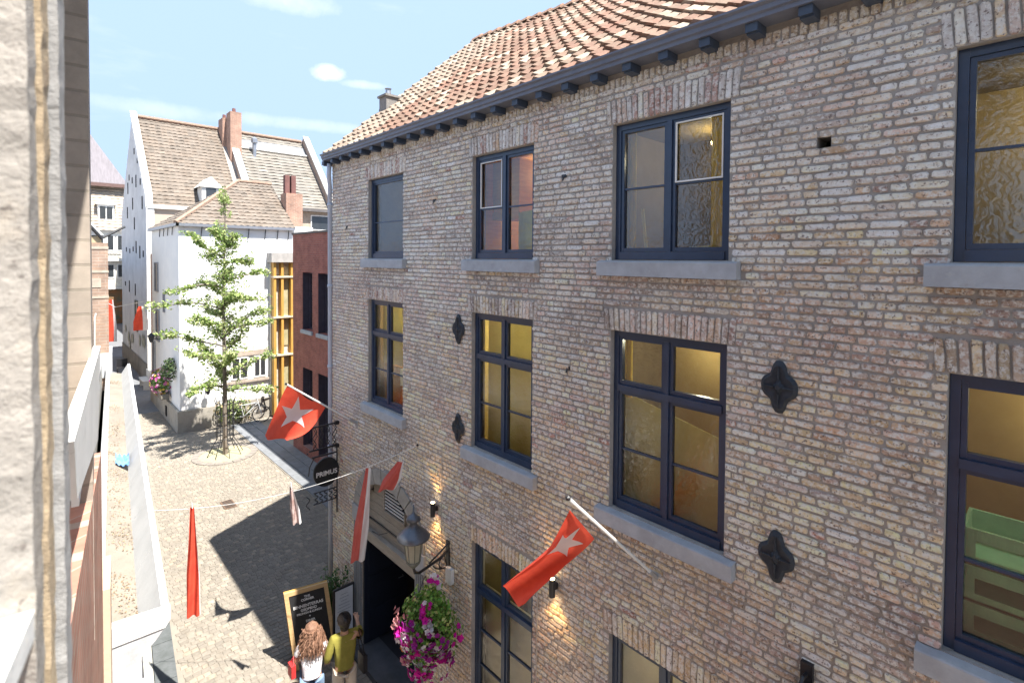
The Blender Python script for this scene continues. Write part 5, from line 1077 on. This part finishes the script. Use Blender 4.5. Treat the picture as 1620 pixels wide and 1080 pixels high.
w.quad((RX0, RY, 0), (RX0, RY+5, 0), (RX0, RY+5, 7.55), (RX0, RY, 7.55)); w.quad((RX0, RY, 7.55), (RX1, RY, 7.55), (RX1, RY+5, 7.55), (RX0, RY+5, 7.55)); w.build('wall', REDB, RB)
b = MB(); b.box(RX0-.03, RX1, RY-.03, RY+.25, 7.55, 7.62); b.build('parapet_cap', mat('cap_dark', (.16, .13, .12), .8), RB)
for (a, b_, c, d) in ro:
    m_ = MB(); m_.box(a, a+.06, RY+.22, RY+.30, c, d); m_.box(b_-.06, b_, RY+.22, RY+.30, c, d); m_.box(a+.06, b_-.06, RY+.22, RY+.3, c, c+.06); m_.box(a+.06, b_-.06, RY+.22, RY+.3, d-.06, d); wi = m_.build('window', mat('plum_frame', (.06, .05, .07), .5), RB)
    m_ = MB(); m_.quad((a+.06, RY+.27, c+.06), (b_-.06, RY+.27, c+.06), (b_-.06, RY+.27, d-.06), (a+.06, RY+.27, d-.06)); m_.build('pane', glass('mirror_glass', (.8, .8, .78), .5, .05, 2), wi)
    m_ = MB(); m_.quad((a+.0, RY+.31, c), (b_, RY+.31, c), (b_, RY+.31, d), (a, RY+.31, d)); m_.build('reflection_sheet', mat('pale_reflection', (.75, .72, .64), .9), RB)  # pale sheet standing in for bright reflections in the glass
    m_ = MB(); m_.box(a+.002, a+.02, RY+.01, RY+.22, c, d); m_.box(b_-.02, b_-.002, RY+.01, RY+.22, c, d); m_.build('reveal_lining', MT['plum_frame'], RB)
    if c > 1: m_ = MB(); m_.box(a-.05, b_+.05, RY-.06, RY+.02, c-.12, c); m_.build('window_sill', STONE, RB)
# timber fin facade
TF = thing('timber_facade', 'narrow glazed house front with golden timber fins beside the red house', 'building', (-22.9, 7.4, 0))
b = MB(); b.box(-23.0, -22.9, 7.38, 9.4, .1, 6.6); b.build('wall', mat('pale_panel', (.6, .56, .48), .8), TF)
b = MB(); b.box(-23.3, -22.5, 7.30, 9.4, 6.55, 6.95); b.build('roof_edge', mat('grey_edge', (.42, .40, .38), .9), TF)
for yy in (7.42, 7.72, 8.12, 8.45, 8.8): b = MB(); b.box(-22.9, -22.62, yy, yy+.10, .1, 6.55); b.build('timber_fin', WOOD, TF)
for zz in (2.6, 4.2, 5.9): b = MB(); b.box(-22.9, -22.58, 7.40, 9.3, zz, zz+.07); b.build('timber_rail', mat('pale_rail', (.65, .55, .42), .8), TF)
for (y0, y1, z0, z1) in ((7.84, 8.1, 3.0, 6.4), (7.84, 8.1, .2, 2.5), (8.56, 8.78, .2, 6.4)): b = MB(); b.box(-22.9, -22.86, y0, y1, z0, z1); b.build('window', mat('greenish_glass', (.30, .29, .16), .2, (.5, .45, .3), 1.5, 0, spec=.8), TF)
# far street end
FH = thing('slate_roof_house', 'far white fronted house with big purple slate roof and dormer', 'building', (-65, 5, 0))
b = MB(); b.box(-72, -65, -3, 8.2, 3.6, 9.3); b.build('wall', mat('cream_render', (.74, .71, .64), .9), FH)
b = MB(); b.box(-72, -65, -3, 8.2, 0, 3.6); b.build('shopfront', mat('orange_shop', (.35, .14, .05), .7, (.1, .12, .08), 1.2, 0), FH)
shingled((-64.7, -3, 9.3), (0, 1, 0), (-4.2, 0, 5.0), 11.5, 6.5, .5, .4, lambda: tcol((.42, .36, .29), (.38, .33, .28)), .08).build('roof_tiles', FTILE, FH, kind='stuff')
b = MB(); b.add([(-67.5, -3, 14.2), (-67.5, 7.6, 14.2), (-76, 7.6, 14.2), (-76, -3, 14.2), (-70, 1.5, 24.5), (-72, 1.5, 24.5)], [(0, 1, 4), (1, 2, 5, 4), (2, 3, 5), (3, 0, 4, 5)]); b.build('slate_roof', SLATE, FH)
b = MB(); b.box(-67.6, -67.3, -3, 7.8, 13.9, 14.25); b.build('roof_gutter', mat('brown_gutter', (.16, .1, .09), .8), FH)
b = MB(); b.box(-68, -65.6, 4.9, 6.2, 10.3, 12.0); b.add([(-65.4, 4.7, 11.9), (-65.4, 6.4, 11.9), (-65.4, 5.55, 12.8), (-69, 4.7, 11.9), (-69, 6.4, 11.9), (-69, 5.55, 12.8)], [(0, 1, 2), (0, 2, 5, 3), (1, 4, 5, 2)]); dm = b.build('dormer', WHT, FH)
for yy in (5.05, 5.6): b = MB(); b.box(-65.6, -65.55, yy, yy+.45, 10.5, 11.7); b.build('pane', DG, dm)
for zz, hh in ((7.3, 1.6), (4.6, 1.4)):
    for yy in (4.7, 5.5, 6.3): simplewin(FH, -65, yy, yy+.62, zz, zz+hh, gm=DG, n=1, t=.09)
b = MB(); b.box(-65, -64.5, -3, 8.2, 6.3, 6.5); b.box(-65, -64.6, -3, 8.2, 3.5, 3.7); b.build('cornice', WHT, FH)
b = MB(); b.box(-64.6, -64.55, 4.4, 6.6, 6.9, 7.0); 
for k in range(20): b.box(-64.6, -64.56, 4.4+k*.11, 4.43+k*.11, 6.5, 6.9)
b.build('balcony_rail', BLK, FH)
# closing backdrop houses between far house and gabled house
FB = thing('far_brick_house', 'plain far house closing the end of the alley', 'building', (-60, 9, 0)); b = MB(); b.box(-64, -46, 6.6, 12, 0, 8.5); b.build('wall', GREND, FB)
LH = thing('far_left_houses', 'row of low pale houses on the left of the alley', 'building', (-45, 1, 0)); b = MB(); b.prism([(-33, 1.0, 0), (-62, 3.9, 0), (-62, -4, 0), (-33, -4, 0)], (0, 0, 6.5)); b.build('wall', mat('left_row', (.55, .48, .4), .9), LH)
#=STREET THINGS===============================================================
# ginkgo tree
TX, TY = -19.55, 4.8
TR = thing('ginkgo_tree', 'slender young green ginkgo tree with tiered branches in front of the white house', 'tree', (TX, TY, 0))
tb = MB(); random.seed(21)
tp = [(TX+.05*math.sin(k*.8)*(k/10), TY+.04*math.cos(k*.7)*(k/10), k*.92) for k in range(11)]
tb.tube(tp, [.085-.0075*k for k in range(11)], 8)
lv = MB()
def leafc(): 
    c = lerp((.17, .28, .07), (.44, .52, .20), random.random())
    if random.random() < .3: c = (.56, .60, .32)
    return c
br_spec = []
for (z, L, az, up) in [(2.2, 1.5, 92, -.1), (2.35, 1.3, -80, .1), (2.5, 1.0, 180, .1), (2.7, 1.7, 75, .05), (2.9, 1.2, -110, .2), (3.1, 1.1, 10, .1), (3.3, 1.6, -70, 0), (3.5, 1.2, 120, .15), (3.7, 2.05, -95, .12), (3.9, 1.0, 200, .2), (4.05, 1.75, 82, .25), (4.2, 1.5, 98, .1), (4.4, 1.3, -60, .1), (4.7, 1.1, -150, .3), (4.95, 2.25, -93, .15), (5.1, .8, 30, .3), (5.3, 1.25, 92, -.15), (5.5, 1.0, -120, .3), (5.7, 1.9, -86, .3), (5.9, 1.35, 84, .35), (6.0, .8, 170, .4), (6.4, .7, -60, .6), (6.5, .9, 100, .5), (6.7, 1.35, -80, .45), (7.0, .6, 60, .7), (7.3, .5, -60, .8)]:
    br_spec.append((z, L, R(az+random.uniform(-8, 8)), up))
for (z, L, a, upz) in br_spec:
    p = Vector((TX, TY, z)); d = Vector((math.cos(a), math.sin(a), upz+.25)).normalized(); pts = [p.copy()]; nseg_ = 8
    for j in range(nseg_):
        d = (d+Vector((random.uniform(-.2, .2), random.uniform(-.2, .2), random.uniform(-.2, .16)-.02))).normalized(); p = p+d*L/nseg_; pts.append(p.copy())
    tb.tube(pts, [.026*(1-j/9.5)*min(1, L)+.004 for j in range(nseg_+1)], 5)
    for j in range(1, nseg_+1):
        if random.random() < .16 and j < nseg_: continue
        dens = random.uniform(.45, 1.3)*(1.15 if j > 3 else .7); cl = pts[j]+Vector((0, 0, .05)); rad_ = random.uniform(.10, .24)
        for q in range(int(52*dens)):
            o_ = rdir()*rad_*random.random()**.4; o_.z *= .85; leafcard(lv, cl.lerp(pts[j-1], random.random()*.9)+o_, random.uniform(.07, .14), Vector((0, 0, .9))+rdir(), leafc())
        if random.random() < .6:
            e = pts[j]+Vector((random.uniform(-.38, .38), random.uniform(-.38, .38), random.uniform(-.05, .32))); tb.tube([pts[j], e], .008, 4)
            for q in range(16): leafcard(lv, pts[j].lerp(e, .4+.6*random.random())+rdir()*.09, random.uniform(.06, .11), Vector((0, 0, .6))+rdir(), leafc())
for k in range(70):
    z = random.uniform(2.3, 7.2); a = random.uniform(0, 6.28); r = random.uniform(.15, .95)*(1-.06*(z-2.3)); c_ = Vector((TX+r*math.cos(a), TY+r*math.sin(a), z+random.uniform(0, .3))); tb.tube([(TX, TY, z-.25), tuple(c_.lerp(Vector((TX, TY, z)), .45)), tuple(c_)], .008, 3)
    for q in range(20): leafcard(lv, c_+rdir()*.2*random.random()**.5, random.uniform(.06, .12), rdir(), leafc())
for k in range(46):
    z = random.uniform(4.6, 9.05); r = (.42 if z > 6.9 else .3)*(1-max(0, z-7.2)/2.2)+.03; a = random.uniform(0, 6.28); c_ = Vector((TX+r*math.cos(a)*random.random(), TY+r*math.sin(a)*random.random()*1.1, z)); tb.tube([(TX, TY, z-.2), tuple(c_)], .006, 3)
    for q in range(32): leafcard(lv, c_+rdir()*.15*random.random()**.5, random.uniform(.06, .11), rdir(), leafc())
tb.build('trunk', BARK, TR); lv.build('crown', LEAF, TR, kind='stuff')
tp_ = thing('tree_pit', 'round tree pit of pale gravel with stone ring', 'tree pit', (TX, TY, 0))
b = MB(); b.lathe(TX, TY, [(.78, .0), (.78, .02), (.01, .03)], 28); b.build('gravel', mat('pit_gravel', (.45, .40, .25), .95, (.3, .3, .18), 20, .6, 60), tp_)
for k in range(22):
    a0, a1 = 2*math.pi*k/22+.01, 2*math.pi*(k+1)/22-.01; b = MB(); b.prism([(TX+.78*math.cos(a0), TY+.78*math.sin(a0), .0), (TX+1.0*math.cos(a0), TY+1.0*math.sin(a0), 0), (TX+1.0*math.cos(a1), TY+1.0*math.sin(a1), 0), (TX+.78*math.cos(a1), TY+.78*math.sin(a1), 0)], (0, 0, .035)); b.build('ring_stone', mat('ring_stone', (.27, .24, .21), .9), tp_)
TG = thing('tree_guard', 'tall black iron cage guard around the ginkgo trunk', 'tree guard', (TX, TY, 0))
for k in range(8):
    a = 2*math.pi*k/8; c_, s_ = math.cos(a), math.sin(a); b = MB(); b.tube([(TX+.55*c_, TY+.55*s_, .03), (TX+.42*c_, TY+.42*s_, .3), (TX+.27*c_, TY+.27*s_, .55), (TX+.27*c_, TY+.27*s_, 1.75), (TX+.33*c_, TY+.33*s_, 1.95)], .013, 5); b.build('upright', BLK, TG)
for zz in (.6, 1.0, 1.4, 1.8): b = MB(); b.tube([(TX+.275*math.cos(k*math.pi/10), TY+.275*math.sin(k*math.pi/10), zz) for k in range(21)], .012, 5); b.build('hoop', BLK, TG)
# bicycles
def bike(x, y, rz, m, lab):
    t = thing('bicycle', lab, 'bicycle', (x, y, 0), 'bicycles parked by the white house'); M_ = Matrix.Translation((x, y, 0)) @ Matrix.Rotation(rz, 4, 'Z'); T_ = lambda p: tuple(M_ @ Vector(p))
    for wx in (-.52, .52):
        b = MB(); b.tube([T_((wx+.33*math.cos(k*math.pi/12), 0, .35+.33*math.sin(k*math.pi/12))) for k in range(25)], .02, 6); wh = b.build('wheel', BLK, t)
        b = MB()
        for k in range(10): a = k*math.pi/5; b.tube([T_((wx, 0, .35)), T_((wx+.32*math.cos(a), 0, .35+.32*math.sin(a)))], .003, 3)
        b.build('spokes', ZINC, wh)
    b = MB(); pt_ = [((-.52, 0, .35), (-.12, 0, .32)), ((-.12, 0, .32), (.38, 0, .82)), ((-.12, 0, .32), (-.25, 0, .85)), ((-.25, 0, .78), (.36, 0, .84)), ((-.52, 0, .35), (-.25, 0, .78)), ((.52, 0, .35), (.36, 0, 1.0))]
    for a, c in pt_: b.tube([T_(a), T_(c)], .018, 6)
    b.build('frame', m, t); b = MB(); b.tube([T_((.3, -.28, 1.05)), T_((.36, -.1, 1.02)), T_((.36, .1, 1.02)), T_((.3, .28, 1.05))], .014, 6); b.build('handlebar', ZINC, t); b = MB(); ico(b, T_((-.27, 0, .9)), .1, sub=1, sc=(1.2, .7, .4)); b.build('saddle', BLK, t)
bike(-22.55, 6.35, R(75), mat('white_bike', (.65, .67, .68), .4), 'pale bicycle leaning in the sun beside the tree guard')
bike(-23.0, 7.35, R(95), BLK, 'black bicycle in the shade by the timber facade')
# white bench at alley side, cafe chair in the alley
t = thing('bench', 'small white bench standing against the gabled house in the alley', 'bench', (-32.2, 4.2, 0)); b = MB(); b.box(-33.0, -31.6, 4.05, 4.4, .42, .47); b.build('seat', WHT, t); b = MB(); b.box(-33.0, -31.6, 4.38, 4.42, .5, .85); b.build('backrest', WHT, t)
for xx_ in (-32.95, -31.7): b = MB(); b.box(xx_, xx_+.06, 4.08, 4.38, 0, .42); b.build('leg', WHT, t)
t = thing('cafe_chair', 'small dark chair standing far down the alley', 'chair', (-36.5, 4.0, 0)); b = MB(); b.box(-36.8, -36.3, 3.5, 4.0, .42, .47); b.build('seat', BLK, t); b = MB(); b.box(-36.8, -36.75, 3.5, 4.0, .47, .9); b.build('backrest', BLK, t)
for dx in (0, .45):
    for dy in (0, .45): b = MB(); b.box(-36.8+dx, -36.75+dx, 3.5+dy, 3.55+dy, 0, .42); b.build('leg', BLK, t)
# alley banners and bunting
t = thing('bunting_line', 'thin line of bunting strung across the alley beyond the tree', 'line', (-30.5, 4.4, 4.0)); b = MB(); b.tube([(-30.5, 4.1, 4.6), (-34, 3.2, 4.1), (-40, 2.5, 4.6)], .015, 4); b.build('string', WHT, t)
g2 = 'red and white banners in the alley'
banner('banner', (-31.2, 3.95, 4.3), (-31.3, 3.95, 3.1), .6, R(70), RED, WCL, 'red and white banner on the dark strip beside the white house', .3, .4, g2, False)
banner('banner', (-38.5, 3.45, 4.2), (-38.6, 3.45, 1.7), .5, R(70), RED, WCL, 'long red and white banner on the line across the alley', .2, .35, g2, False)
banner('banner', (-52, 4.2, 4.2), (-52, 4.2, .8), .9, R(80), RED, None, 'far red banner at the end of the alley beside the shopfront', .2, .0, g2, False)
